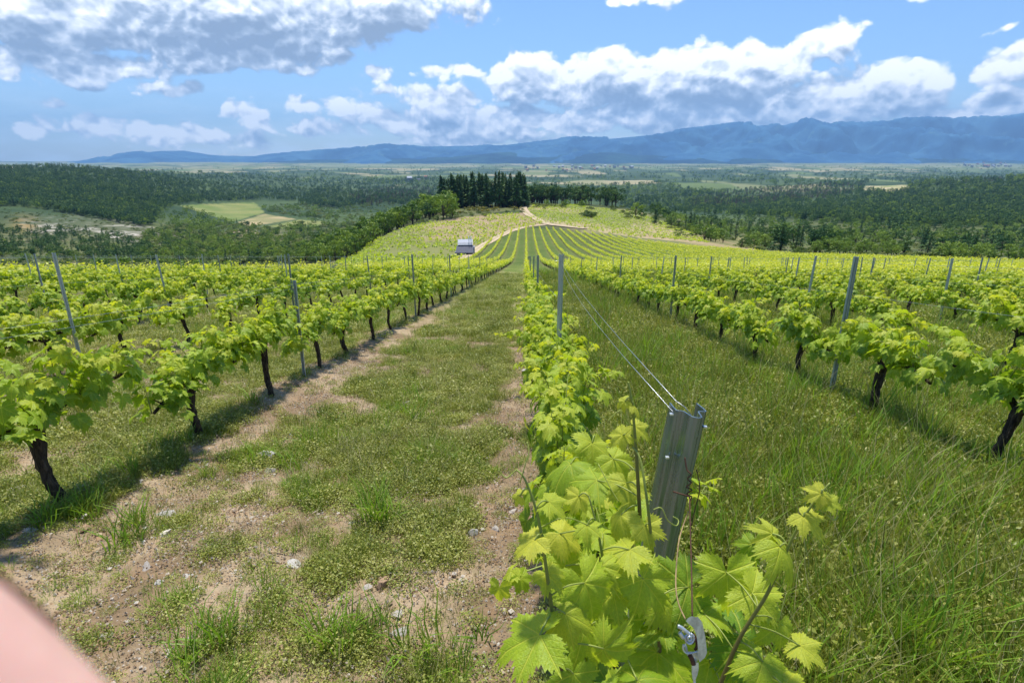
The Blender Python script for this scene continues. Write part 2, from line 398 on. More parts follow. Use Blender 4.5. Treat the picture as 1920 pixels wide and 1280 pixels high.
def steel(name, base, streak=1.0, met=.7):
    m, b = newmat(name); tc = b.n('ShaderNodeTexCoord'); v = b.v('MULTIPLY', tc.outputs['Object'], (1, 1, .05))
    n = b.noise(v, 90, 5, .6); n2 = b.noise(tc.outputs['Object'], 18, 4)
    col = b.mix(b.rng(n, .3, .75), tuple(c*.82 for c in base), tuple(c*1.06 for c in base))
    col = b.mix(b.m('MULTIPLY', b.rng(n2, .6, .72), .5*streak), col, (.16, .12, .08))
    surf(m, b, bsdf(b, col, b.rng(n, .2, .8, .18, .42), met, .5, bump(b, n, .12, .002))); return m
M['steel'] = steel('galvanised_steel', (.20, .27, .30), .0, .72)
M['steel_light'] = steel('weathered_steel', (.50, .56, .55), .5, .25)
def plain(name, c, rough=.6, metal=0, nscale=20, var=.25):
    m, b = newmat(name); tc = b.n('ShaderNodeTexCoord'); n = b.noise(tc.outputs['Object'], nscale, 5, .6)
    col = b.mix(b.rng(n, .3, .7), tuple(x*(1-var) for x in c), tuple(min(1, x*(1+var)) for x in c))
    surf(m, b, bsdf(b, col, rough, metal, .5, bump(b, n, .2, .003))); return m
M['rust'] = plain('rusty_wire', (.11, .05, .03), .8, .3, 200)
M['wire'] = plain('trellis_wire', (.5, .52, .52), .35, .9, 50, .1)
M['zinc'] = plain('cast_zinc', (.62, .68, .72), .35, .6, 60, .3)
M['tan_wire'] = plain('tan_cord', (.38, .26, .12), .7, 0, 80)
# ------------------------------------------------------------------ what grows where (plan masks)
def inpoly(px, py, poly):
    px = np.asarray(px); py = np.asarray(py); c = np.zeros(px.shape, bool); n = len(poly)
    for i in range(n):
        x1, y1 = poly[i]; x2, y2 = poly[(i+1) % n]
        if y1 == y2: continue
        k = ((y1 > py) != (y2 > py)) & (px < (x2-x1)*(py-y1)/(y2-y1)+x1)
        c ^= k
    return c
# outer edge of the big vineyard, distance by bearing
_yx = [(-900,36),(0,38),(300,41),(500,43),(600,48),(700,60),(780,76),(830,100),(860,124),(885,150),(920,195),(945,225),(965,246),(985,257),(1040,255),(1100,236),(1200,212),(1300,196),(1400,170),(1500,148),(1600,130),(1750,112),(1920,100),(2900,100)]
_ya = [ray(a, 440)[0]/ray(a, 440)[1] for a, _ in _yx]; _yd = [d for _, d in _yx]
def field_edge(X, Y): return np.interp(X/np.maximum(Y, 1e-3), _ya, _yd)
def in_field(X, Y): return Y < field_edge(X, Y)
POLY_A = [(628,496),(668,470),(712,446),(770,424),(850,409),(930,402),(985,399),(1010,408),(1026,420),(960,431),(925,448),(898,464),(850,492),(800,500)]
POLY_B = [(990,392),(1000,384),(1040,384),(1080,384),(1120,390),(1180,396),(1230,412),(1300,438),(1330,456),(1200,446),(1130,436),(1070,426),(1030,417),(1008,408),(994,400)]
TRACK = [(981,388),(982,393),(990,402),(1008,413),(1030,421),(1060,425),(1100,429.5)]
TRACK2 = [(1026,421),(990,425),(958,433.5),(928,448),(905,461),(882,476),(862,487),(846,494)]
MEADOW = [(338,386),(400,382),(478,380),(497,399),(470,406),(432,416),(395,404)]
TAN1 = [(446,416),(497,401),(556,411),(500,420),(462,424)]
MEADOW2 = [(505,424),(560,412),(614,416),(600,428),(545,432)]
TAN2 = [(428,434),(470,430),(492,438),(450,443)]
CLEAR = [(1622,346),(1650,338),(1692,344),(1712,356),(1660,360),(1618,356)]
def cover(X, Y):
    'how densely the lane floor is grown over, 0..1'
    n = fbm(X*1.1, Y*1.1, 21, 4, .55); n2 = fbm(X*4.5, Y*4.5, 31, 3)
    c = .72+1.5*(n-.5)+1.5*(n2-.5)
    c = c+.36*sst(.5, 1.3, X)+.10*sst(6, 12, Y)
    c = c-.75*np.exp(-((X+.06)/.2)**2)*(1-sst(3.4, 8.5, Y)*.7)
    c = c-.65*np.exp(-((X+2.42)/.3)**2)*(1-sst(9, 18, Y)*.5)*(.5+n2)
    c = c-.25*np.exp(-(rowdist(X)/.4)**2)*(X < 0)
    c = c-.20*(X < .2)*(1-sst(2.0, 4.5, Y))
    return np.clip(c, 0, 1)

def build_ground():
    az = np.concatenate([np.arange(-180, -60, 3.), np.arange(-60, -50, 1.), np.arange(-50, 50, .22), np.arange(50, 60, 1.), np.arange(60, 180, 3.)])
    az = np.radians(az); na = len(az)
    r = [0.02, .15, .35, .6, .8]; q = 1.0
    while q < 40: r.append(q); q *= 1.0105
    while q < 3500: r.append(q); q *= 1.0125
    while q < 42000: r.append(q); q *= 1.03
    r = np.array(r); nr = len(r)
    Rr, A = np.meshgrid(r, az, indexing='ij')
    X = Rr*np.sin(A); Y = Rr*np.cos(A); Z = H(X, Y)
    V = np.stack([X, Y, Z], -1).reshape(-1, 3)
    i = np.arange(nr-1)[:, None]*na; j = np.arange(na)[None, :]; jn = (j+1) % na
    F = np.stack([i+j, i+jn, i+na+jn, i+na+j], -1).reshape(-1, 4)[:, ::-1].copy()
    X, Y, Z = V.T
    px, py, dz = proj(V)
    front = Y > 1
    def C(*c): return np.array(c)
    def mixc(a, b, w): return a*(1-w[:, None])+b*w[:, None]
    n1 = fbm(X*.35, Y*.35, 41, 5); n2 = fbm(X*2.2, Y*2.2, 42, 4); n3 = fbm(X/26, Y/26, 43, 5); n4 = fbm(X/180, Y/180, 44, 5, .6); nf = fbm(X*14, Y*14, 45, 3)
    soil = mixc(C(.25, .175, .10), C(.42, .32, .20), sst(.3, .7, n2)); soil = mixc(soil, C(.40, .25, .14), sst(.5, .8, nf)*.4)
    grass = mixc(C(.13, .15, .04), C(.25, .23, .09), sst(.3, .7, n1)); grass = mixc(grass, C(.24, .20, .085), sst(.5, .8, n2)*.55)
    cv = cover(X, Y)
    col = mixc(soil, grass, sst(.42, .95, cv)*.9)
    # lanes further off: green turf, paler strips under the vines
    lane = mixc(C(.105, .155, .026), C(.19, .225, .045), sst(.3, .7, n1)); lane = mixc(lane, C(.30, .25, .12), sst(.55, .8, fbm(X*.8, Y*.25, 46, 4))*.6)
    lane = mixc(lane, C(.07, .115, .02), sst(60, 110, Rr.ravel())*.7); lane = mixc(lane, C(.33, .24, .13), np.exp(-(rowdist(X)/.42)**2)*.35)
    w = sst(9, 26, Rr.ravel()); col = mixc(col, lane, w)
    # open country
    scrub = mixc(C(.05, .075, .022), C(.12, .135, .045), sst(.35, .65, n3)); scrub = mixc(scrub, C(.23, .20, .10), sst(.56, .75, fbm(X/9, Y/9, 47, 4))*.55)
    out = 1-in_field(X, Y).astype(float); out[~front] = 0
    out[(np.abs(X) > 45) & (Y < 40)] = 1
    col = mixc(col, scrub, out)
    a = inpoly(px+6*(n3-.5), py, POLY_A) & front & (Y > 60) & (Y < 420)
    ca = mixc(C(.20, .21, .065), C(.35, .265, .15), sst(.36, .66, n3*.6+.5*sst(700, 900, px)*sst(486, 420, py))); col[a] = ca[a]
    bb = inpoly(px+6*(n3-.5), py+3*(n2-.5), POLY_B) & front & (Y > 120) & (Y < 520)
    cb = mixc(C(.21, .23, .07), C(.40, .32, .17), sst(.3, .6, n3*.7+.3*sst(400, 440, py))); col[bb] = cb[bb]
    dry = front & (Y > 150) & (Y < 420) & (px > 1090) & (px < 1420) & ~in_field(X, Y) & ~bb
    cd = mixc(C(.15, .17, .05), C(.34, .27, .13), sst(.35, .65, n3)); col[dry] = cd[dry]
    # bank of bare tan earth above the field on the right
    e = np.exp(-((py-(430+(px-1060)*.085))/4)**2)*sst(1040, 1080, px)*sst(1420, 1330, px)*((Y > 180) & (Y < 420))*sst(.3, .6, n3)
    col = mixc(col, C(.36, .26, .15), e*.6)
    # rocky slope on the left, cut bank with ochre earth
    sc = inpoly(px, py, [(30,398),(120,393),(210,404),(300,430),(380,452),(345,470),(240,455),(150,440),(50,440)]) & front & (Y > 300) & (Y < 1600)
    cs = mixc(C(.11, .12, .055), C(.46, .42, .34), sst(.5, .66, fbm(X/12, Y/12, 48, 5, .65))*.9); cs = mixc(cs, C(.24, .17, .12), sst(.5, .7, n4)*.5); col[sc] = cs[sc]
    sc2 = np.exp(-(((px-48)/22)**2+((py-412-(px-48)*.05)/16)**2))*(Y > 400)*front; col = mixc(col, C(.44, .29, .11), np.clip(sc2*1.3, 0, 1)*sst(.3, .5, n3))
    # forest floor and the farmed plain
    wf = sst(650, 1000, Rr.ravel())
    forest = mixc(C(.03, .06, .02), C(.07, .11, .035), sst(.35, .65, n4))
    fy = Rr.ravel()
    cell = vn(np.floor(X/260+.4*fbm(X/500, Y/500, 50, 2)), np.floor(Y/520+.3*fbm(X/500, Y/500, 51, 2)), 52)
    cell2 = vn(np.floor(X/260+.4*fbm(X/500, Y/500, 50, 2))+91, np.floor(Y/520+.3*fbm(X/500, Y/500, 51, 2)), 53)
    fld = mixc(C(.13, .18, .055), C(.34, .30, .16), sst(.3, .8, cell2))
    wood = fbm(X/700, Y/1500, 54, 5, .6)
    op = (cell > .62-.34*sst(3500, 9500, fy)).astype(float)*sst(.60, .50, wood-.10*sst(4500, 9000, fy))*sst(1900, 3200, fy)
    forest = mixc(forest, fld, np.clip(op, 0, 1))
    wl = np.clip(sst(7000, 11000, fy), 0, 1)*sst(.35, .6, fbm(X/1500, Y/900, 55, 4)); forest = mixc(forest, C(.22, .25, .12), wl*.8)
    col = mixc(col, forest, wf)
    for poly, c1, c2 in ((MEADOW, (.15, .20, .045), (.24, .25, .075)), (MEADOW2, (.14, .19, .045), (.22, .23, .07)), (TAN1, (.42, .33, .17), (.24, .23, .09)), (TAN2, (.46, .37, .24), (.3, .26, .14)), (CLEAR, (.46, .38, .22), (.26, .28, .09))):
        k = inpoly(px, py, poly) & front & (Y > 500) & (Y < 2600)
        cc = mixc(C(*c1), C(*c2), sst(.3, .7, fbm(X/40, Y/40, 60, 4))); col[k] = cc[k]
    g = Geo(); g.add(V, F)
    m, b = newmat('ground_soil_and_turf')
    at_ = b.n('ShaderNodeAttribute', attribute_name='ground_colour'); geo = b.n('ShaderNodeNewGeometry'); pos = geo.outputs['Position']
    nA = b.noise(pos, 24, 6, .7); nB = b.noise(pos, 3, 6, .65); nC = b.noise(pos, .05, 6, .7)
    vo = b.n('ShaderNodeTexVoronoi', feature='F1'); b.put(vo.inputs['Vector'], pos); vo.inputs['Scale'].default_value = 42
    k = b.m('ADD', b.m('ADD', b.m('MULTIPLY', nA, .7), b.m('MULTIPLY', nB, .5)), b.m('ADD', b.m('MULTIPLY', nC, .5), .12))
    col_ = b.mix(1.0, at_.outputs[0], b.xyz(k, k, k), 'MULTIPLY')
    peb = b.rng(vo.outputs['Distance'], .2, .34, 1, 0); vc = b.n('ShaderNodeSeparateColor'); b.put(vc.inputs[0], vo.outputs['Color'])
    peb = b.m('MULTIPLY', peb, b.rng(vc.outputs[0], .72, .8)); cam_r = b.v('LENGTH', pos); peb = b.m('MULTIPLY', peb, b.rng(cam_r, 22, 9))
    col_ = b.mix(b.m('MULTIPLY', peb, .75), col_, b.mix(vc.outputs[1], (.5, .44, .36), (.36, .27, .19)))
    h = b.m('ADD', b.m('ADD', b.m('MULTIPLY', nA, .6), nB), b.m('MULTIPLY', peb, .4))
    bm = b.n('ShaderNodeBump'); b.put(bm.inputs['Height'], h); bm.inputs['Strength'].default_value = .9; bm.inputs['Distance'].default_value = .03
    surf(m, b, bsdf(b, col_, .95, 0, .15, bm.outputs[0]))
    me = g.mesh('ground', m, True, False)
    c = me.attributes.new('ground_colour', 'FLOAT_COLOR', 'POINT'); cc = np.ones((len(V), 4), np.float32); cc[:, :3] = np.clip(col, 0, 1); c.data.foreach_set('color', cc.ravel())
    tag(link(bpy.data.objects.new('ground', me)), kind='structure')
build_ground()

# ------------------------------------------------------------------ dirt track on the hill
def strip(name, pts, width, lift, mat):
    P = np.array([hit(x, y, 60)[:2] for x, y in pts]); P = spline(P, 10)
    t = np.gradient(P, axis=0); t /= np.linalg.norm(t, axis=1)[:, None]; nrm = np.stack([t[:, 1], -t[:, 0]], 1)
    ks = np.linspace(-1, 1, 9); rows = []
    for k in ks:
        wv = width*(1+.25*(fbm(P[:, 0]*.2+k, P[:, 1]*.2, 7, 3)-.5)); Q = P+nrm*(k*wv/2)[:, None]
        rows.append(np.column_stack([Q, H(Q[:, 0], Q[:, 1])+lift-.05*(abs(k) > .9)]))
    V = np.stack(rows, 1).reshape(-1, 3); n = len(P); i = np.arange(n-1)[:, None]*9; j = np.arange(8)[None, :]
    F = np.stack([i+j, i+j+1, i+j+10, i+j+9], -1).reshape(-1, 4)
    uv = np.stack([np.tile(np.linspace(0, 1, 9), n), np.repeat(np.arange(n)/n, 9)], 1)
    g = Geo().add(V, F, uv); return tag(g.obj(name, mat), kind='structure')
m, b = newmat('dirt_track_earth'); uvn = b.n('ShaderNodeUVMap'); uvn.uv_map = 'uv'; su = b.n('ShaderNodeSeparateXYZ'); b.put(su.inputs[0], uvn.outputs[0])
geo = b.n('ShaderNodeNewGeometry'); n = b.noise(geo.outputs['Position'], .8, 5, .6)
mid = b.m('MULTIPLY', b.rng(b.m('ABSOLUTE', b.m('SUBTRACT', su.outputs[0], .5)), .16, .08), b.rng(n, .4, .6))
c = b.mix(b.rng(n, .3, .7), (.44, .34, .21), (.58, .47, .33)); c = b.mix(b.m('MULTIPLY', mid, .7), c, (.2, .2, .07))
surf(m, b, bsdf(b, c, .95, 0, .1)); M['track'] = m
strip('dirt_track', TRACK, 5.0, .4, M['track'])
strip('dirt_track', TRACK2, 2.8, .2, M['track'])

# ------------------------------------------------------------------ mountains
def ridge(name, prof, Y0, depth, seed, cols, rough):
    px = np.array([p[0] for p in prof], float); py = np.array([p[1] for p in prof], float)
    xs = np.linspace(px[0], px[-1], 900); top = np.interp(xs, px, py)
    hs = np.array([ray(a, t)[2]/ray(a, t)[1] for a, t in zip(xs, top)])*Y0+CAM[2]
    ax = np.array([ray(a, 290)[0]/ray(a, 290)[1] for a in xs]); nd = 90
    v = np.linspace(0, 1, nd); base = -230
    U, Vv = np.meshgrid(np.arange(900), v, indexing='ij')
    Yg = Y0-depth*(1-Vv)+0*U; Xg = ax[U]*Y0*(1-(1-Vv)*depth/Y0*.6)
    rid = 1-np.abs(2*fbm(Xg/2600, Yg/2600, seed, 6, .55)-1)*2; rid2 = fbm(Xg/900, Yg/900, seed+3, 5)
    pr = np.clip(Vv, 0, 1)**1.15; hh = base+(hs[U]-base)*pr
    hh = hh+(hs[U]-base)*rough*(rid-.45)*4*Vv*(1-Vv)+(rid2-.5)*90*(1-.8*Vv)
    P = np.stack([Xg, Yg, hh], -1)
    back = P[:, -1:, :]+np.array([0, depth*.3, 0]); back[..., 2] = base-100
    P = np.concatenate([P, back], 1); nd += 1
    i = np.arange(899)[:, None]*nd; j = np.arange(nd-1)[None, :]
    F = np.stack([i+j, i+j+nd, i+j+nd+1, i+j+1], -1).reshape(-1, 4)
    g = Geo().add(P.reshape(-1, 3), F)
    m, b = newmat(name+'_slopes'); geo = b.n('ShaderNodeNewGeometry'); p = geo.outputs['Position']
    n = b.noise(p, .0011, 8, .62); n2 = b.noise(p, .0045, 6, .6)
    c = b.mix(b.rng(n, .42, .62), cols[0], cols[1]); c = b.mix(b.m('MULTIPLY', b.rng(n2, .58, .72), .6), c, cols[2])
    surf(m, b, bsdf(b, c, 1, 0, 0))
    return tag(g.obj(name, m), kind='structure')
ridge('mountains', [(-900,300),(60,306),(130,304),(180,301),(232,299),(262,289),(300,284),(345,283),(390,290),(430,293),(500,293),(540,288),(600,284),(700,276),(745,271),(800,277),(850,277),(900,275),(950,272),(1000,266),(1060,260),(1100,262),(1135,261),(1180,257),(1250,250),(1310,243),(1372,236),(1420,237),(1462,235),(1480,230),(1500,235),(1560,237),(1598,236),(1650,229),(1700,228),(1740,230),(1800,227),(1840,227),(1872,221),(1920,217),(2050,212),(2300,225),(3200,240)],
      19000, 6500, 11, [(.03,.10,.21), (.06,.16,.27), (.13,.25,.26)], .8)  # slope colours carry painted-in blue of distant haze, on top of the air volume
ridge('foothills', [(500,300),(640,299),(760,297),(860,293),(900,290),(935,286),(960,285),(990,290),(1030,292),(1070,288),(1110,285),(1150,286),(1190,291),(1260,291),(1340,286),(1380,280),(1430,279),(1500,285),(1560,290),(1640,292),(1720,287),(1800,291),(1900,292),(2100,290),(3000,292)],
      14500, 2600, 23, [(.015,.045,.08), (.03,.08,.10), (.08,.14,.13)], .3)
# ------------------------------------------------------------------ air
g = Geo(); v, f = box_arr(0, 9000, 560, 62000, 30000, 2060); g.add(v, f)
m, b = newmat('air'); pv = b.n('ShaderNodeVolumePrincipled'); pv.inputs['Color'].default_value = (.34, .63, 1, 1); pv.inputs['Density'].default_value = 5.0e-5; pv.inputs['Anisotropy'].default_value = .1
o = b.n('ShaderNodeOutputMaterial'); m.node_tree.links.new(pv.outputs[0], o.inputs['Volume'])
hz = g.obj('haze', m, smooth=False); tag(hz, kind='stuff')
# ------------------------------------------------------------------ vine leaves
_VA = [0, 52, 108]
_RT = np.array([[0,1.0],[8,.96],[15,.88],[26,.72],[36,.80],[45,.90],[52,.95],[62,.87],[72,.76],[80,.69],[90,.74],[100,.79],[108,.81],[122,.78],[138,.70],[152,.60],[165,.46]], float)
def leaf(nsub, rings, seed=0, teeth=.06, droop=.30, puck=.05, young=0):
    rs = np.random.RandomState(seed)
    half = []
    for a, c in ((0, 26), (26, 52), (52, 80), (80, 108), (108, 165)):
        k = nsub*2 if c == 165 else nsub
        half += list(np.linspace(a, c, k, endpoint=False))
    half.append(165.); half = np.array(half)
    th = np.concatenate([-half[::-1], half[1:]]); n = len(th); ab = np.abs(th)
    r0 = np.interp(ab, _RT[:, 0], _RT[:, 1])**rs.uniform(.9, 1.9)
    if nsub > 3: tooth = np.where(np.arange(n) % 2 == (n//2) % 2, teeth, -teeth)*(.6+.8*rs.rand(n))
    else: tooth = teeth*.7*(rs.rand(n)-.5)
    r0 = r0*(1+tooth)*(1+.06*(rs.rand(n)-.5)*(nsub > 3)); r0[th < 0] *= 1+.08*(rs.rand()-.5)
    tr = np.radians(th); rr = np.array(rings)
    Rr = rr[:, None]*r0[None, :]; x = Rr*np.sin(tr); y = Rr*np.cos(tr)
    va = np.array(_VA); near = va[np.argmin(np.abs(ab[:, None]-va[None, :]), 1)]; dl = np.radians(np.abs(ab-near))
    s = Rr*np.cos(dl); t = Rr*np.sin(dl)
    ph = rs.rand(4)*6.28; cup = rs.uniform(-.15, .25)
    z = -droop*Rr**2+cup*np.abs(x)*.8+puck*np.sin(tr*3+ph[0])*Rr**1.5+puck*1.1*np.sin(tr*7+ph[1])*Rr**2.2+.22*t*(1-.5*Rr)+.03*np.sin(9*Rr+ph[2])*Rr
    z = z-.12*np.clip(y, 0, 1)**3*rs.uniform(0, 2)
    V = np.stack([x, y, z], -1).reshape(-1, 3); V = np.concatenate([[[0, 0, 0]], V]); uv = np.stack([s, t], -1).reshape(-1, 2); uv = np.concatenate([[[0, 0]], uv])
    j = np.arange(n-1); tri = np.stack([np.zeros(n-1, int), 1+j+1, 1+j], -1)
    F = [tri]
    m = len(rr)
    if m > 1:
        i = np.arange(m-1)[:, None]*n+1; q = np.stack([i+j, i+j+1, i+n+j+1, i+n+j], -1).reshape(-1, 4); F.append(q)
    return V, F, uv
HERO = [leaf(6, (.2, .45, .7, .88, 1), i, .095, droop=.22+.07*i, puck=.05+.02*(i % 4)) for i in range(9)]
NEAR = [leaf(4, (.5, 1), 20+i, .08) for i in range(5)]
MID = [leaf(1, (1,), 40+i, .25, droop=.4) for i in range(4)]
def frames(nrm, tip):
    n = nrm/(np.linalg.norm(nrm, axis=1)[:, None]+1e-9)
    t = tip-n*np.sum(tip*n, 1)[:, None]; t /= np.linalg.norm(t, axis=1)[:, None]+1e-9
    return np.stack([np.cross(t, n), t, n], -1)            # columns x, y(tip), z(normal)
def put_leaves(g, protos, pos, nrm, tip, size, age, rs, mat=0):
    Rm = frames(nrm, tip); which = rs.randint(0, len(protos), len(pos)); flip = np.where(rs.rand(len(pos)) < .5, -1., 1.)
    rnd = rs.rand(len(pos))
    for k, (V, F, uv) in enumerate(protos):
        s = np.where(which == k)[0]
        if not len(s): continue
        L = V[None]*size[s][:, None, None]
        W_ = np.einsum('nij,nvj->nvi', Rm[s], L)+pos[s][:, None, :]
        nv = len(V); off = (np.arange(len(s))*nv)[:, None, None]
        tint = np.stack([np.repeat(rnd[s], nv), np.repeat(age[s], nv)], 1)
        g.add(W_.reshape(-1, 3), [(f[None]+off).reshape(-1, f.shape[1]) for f in F], np.tile(uv, (len(s), 1)), tint, mat)
def kites(g, pos, nrm, tip, size, tint, mat=0, w=.8):
    Rm = frames(nrm, tip); Q = np.array([[0, -.5, 0], [w*.5, .05, -.06], [0, .6, -.02], [-w*.5, .05, -.06]])
    V = np.einsum('nij,vj->nvi', Rm, Q)*size[:, None, None]+pos[:, None, :]
    n = len(pos); F = np.arange(n*4).reshape(n, 4)
    g.add(V.reshape(-1, 3), F, None, np.repeat(tint, 4, axis=0), mat)

def vine_parts(seed, lod, tall=1.0, fill=1.0):
    'trunk, arms, shoots and leaves of one spur trained vine, row along Y, base at the origin'
    rs = np.random.RandomState(seed)
    ht = .54+rs.uniform(-.03, .04)
    lean = rs.uniform(-.06, .06, 2)*1.2
    tp = [(0, 0, -.08), (lean[0]*.1, lean[1]*.2, .0), (lean[0]*.9+rs.uniform(-.02, .02), lean[1]+rs.uniform(-.04, .04), .17), (lean[0]*1.1, lean[1]*1.3+rs.uniform(-.03, .03), .34), (lean[0]*.6, lean[1]*.7, ht)]
    tp = spline(tp, 5 if lod < 2 else 2)
    T = Geo(); k = np.linspace(0, 1, len(tp))
    rad = .029*(1+.45*np.exp(-((k)/.14)**2)+.35*np.exp(-((1-k)/.18)**2))*rs.uniform(.85, 1.15)
    v, f, uv = tube(tp, rad, 10 if lod < 2 else 5, wob=.42 if lod < 2 else .2, seed=seed); T.add(v, f, uv)
    arms = []
    for sg in (-1, 1):
        a = [tuple(tp[-1]-[0, 0, .03]), (tp[-1][0]*.5, sg*.16, ht+.04), (0, sg*.38, ht+.05+rs.uniform(-.02, .02)), (0, sg*.66, ht+.04)]
        a = spline(a, 4 if lod < 2 else 1); arms.append(a)
        v, f, uv = tube(a, np.linspace(.024, .012, len(a)), 7 if lod < 2 else 4, wob=.4, seed=seed+sg+3); T.add(v, f, uv)
    if lod == 0:      # spurs and old cane stubs
        for _ in range(7):
            a = arms[rs.randint(2)]; p = a[rs.randint(2, len(a))]; d = rs.normal(0, .035, 3); d[2] = abs(d[2])*rs.choice([-1, 1, 1])
            v, f, uv = tube([p, p+d*.5, p+d*1.2], [.008, .006, .003], 5, wob=.3, seed=rs.randint(999)); T.add(v, f, uv)
        for _ in range(rs.randint(2, 6)):
            p = tp[-3]+rs.normal(0, .01, 3); d = np.array([rs.normal(0, .05), rs.normal(0, .06), -abs(rs.normal(.08, .04))])
            v, f, uv = tube([p, p+d*.6, p+d*1.1+[0, 0, -.02]], [.004, .003, .0015], 4); T.add(v, f, uv)
    Sh = Geo(); pos = []; nrm = []; tip = []; size = []; age = []
    ns = int((16 if lod < 2 else 12)*fill)
    for i in range(ns):
        y = -.68+1.36*(i+rs.rand())/ns; x0 = rs.uniform(-.02, .02)
        L = rs.uniform(.17, .38)*tall*(1.25 if rs.rand() < .12 else 1); lx = rs.normal(0, .17); ly = rs.normal(0, .10)
        p0 = np.array([x0, y, ht+.04]); pm = p0+[lx*.45*L/.4, ly*.5, L*.62]; pe = p0+[lx*L/.4*1.15, ly+rs.normal(0, .04), L*(1-.35*min(abs(lx)/.3, 1))]
        c = spline([p0, pm, pe], 5)
        if lod < 2:
            v, f, uv = tube(c, np.linspace(.0045, .0016, len(c)), 5 if lod == 0 else 4); Sh.add(v, f, uv, np.stack([np.full(len(v), .3), uv[:, 0]], 1))
        nl = int((12 if lod == 0 else 11 if lod == 1 else 7)*L/.33)+2
        for j in range(nl):
            t = (j+.3)/nl*(len(c)-1.001); q = int(t); p = c[q]*(1-(t-q))+c[q+1]*(t-q)
            sd = 1 if (j+i) % 2 else -1; an = rs.normal(0, .7); d = np.array([sd*math.cos(an), math.sin(an), rs.uniform(-.1, .55)])
            tt = j/nl; s = (.084-.05*tt**1.6)*rs.uniform(.8, 1.15); pl = s*rs.uniform(.7, 1.2)
            e = p+d*pl
            if lod == 0:
                v, f, uv = tube([p, (p+e)/2+[0, 0, .01], e], [.0015, .0012, .001], 3, False); Sh.add(v, f, uv, [(.5, .8)])
            pos.append(e); out = d*[1, 1, 0]
            nrm.append(out*rs.uniform(.15, .95)+[0, 0, rs.uniform(.35, 1.0)]+rs.normal(0, .25, 3)); tip.append(out+[0, 0, -rs.uniform(.2, 1.1)]+rs.normal(0, .2, 3))
            size.append(s); age.append(np.clip(tt**1.4+rs.normal(0, .1), 0, 1))
    for _ in range(int((30 if lod < 2 else 20)*fill)):     # low leaves hanging round the arms
        y = rs.uniform(-.62, .62); sd = rs.choice([-1, 1]); pos.append([sd*rs.uniform(.02, .17), y, ht+rs.uniform(-.06, .13)])
        nrm.append([sd*rs.uniform(.4, 1), rs.normal(0, .3), rs.uniform(.2, .8)]); tip.append([sd*.5, rs.normal(0, .4), -rs.uniform(.5, 1.2)]); size.append(rs.uniform(.065, .09)); age.append(rs.uniform(0, .2))
    pos, nrm, tip, size, age = map(np.array, (pos, nrm, tip, size, age)); nrm = nrm+np.array([0, 0, .12])
    L = Geo()
    if lod == 2: size = size*1.3
    put_leaves(L, (NEAR if lod < 1 else MID if lod == 1 else MID), pos, nrm, tip, size, age, rs)
    return T, Sh, L
def make_vine(seed, lod, **k):
    T, Sh, L = vine_parts(seed, lod, **k); r = empty('grapevine')
    T.obj('trunk', M['vine_bark'], r)
    if lod < 2: Sh.obj('shoots', M['shoot'], r)
    L.obj('foliage', M['vine_leaf'] if lod < 2 else M['vine_far'], r)
    return r
PR = {0: [make_vine(100+i, 0) for i in range(7)], 1: [make_vine(200+i, 1) for i in range(7)], 2: [make_vine(300+i, 2) for i in range(8)]}
USED = set()
ORD = ['first','second','third','fourth','fifth','sixth','seventh','eighth','ninth','tenth','eleventh','twelfth','thirteenth','fourteenth','fifteenth','sixteenth','seventeenth','eighteenth','nineteenth','twentieth']
def ordn(n):
    if n < 20: return ORD[n]
    tens = ['twenty', 'thirty', 'forty', 'fifty', 'sixty'][(n+1)//10-2]
    u = (n+1) % 10
    return (tens+'-'+ORD[u-1]) if u else {20: 'twentieth', 30: 'thirtieth', 40: 'fortieth', 50: 'fiftieth', 60: 'sixtieth'}[n+1]
def rowname(k):
    if k == 0: return 'the central row below the camera'
    return 'the %srow %s of the central row' % ('' if abs(k) == 1 else ORD[abs(k)-1]+' ', 'left' if k < 0 else 'right') if abs(k) > 1 else 'the first row %s of the central row' % ('left' if k < 0 else 'right')
PHASE = {0: .95, -1: 2.82, 1: 3.55, -2: 2.2, 2: 2.8, -3: 2.5, 3: 2.4}
rg = np.random.RandomState(5)
cand = []
for k in range(-75, 76):
    x = ROW0+DROW*k; ph = PHASE.get(k, rg.uniform(0, DV)) % DV
    for j in range(-1, 190):
        y = ph+DV*j
        if y < .45: continue
        if y > np.interp(x/y, _ya, _yd): continue
        p = proj(np.array([x, y, Hs(x, y)+.6])) if y < 12 else proj(np.array([x, y, -SL*y+.6]))
        if p[2] < .2: continue
        mrg = 90+FPX*.75/p[2]
        if p[0] < -mrg or p[0] > 1920+mrg or p[1] > 1280+FPX*.6/p[2]: continue
        if abs(k) > 1 and y > 6 and rg.rand() < .03: continue
        cand.append((k, x+rg.normal(0, .025), y+rg.normal(0, .03), math.hypot(x, y)))
cand.sort(key=lambda c: c[3])
print('vines', len(cand))
IND = cand[:298]; FAR = cand[298:]
rows = {}
for c in sorted(IND, key=lambda c: (c[0], c[2])): rows.setdefault(c[0], []).append(c)
SPECIAL = {(-1, 0): None}
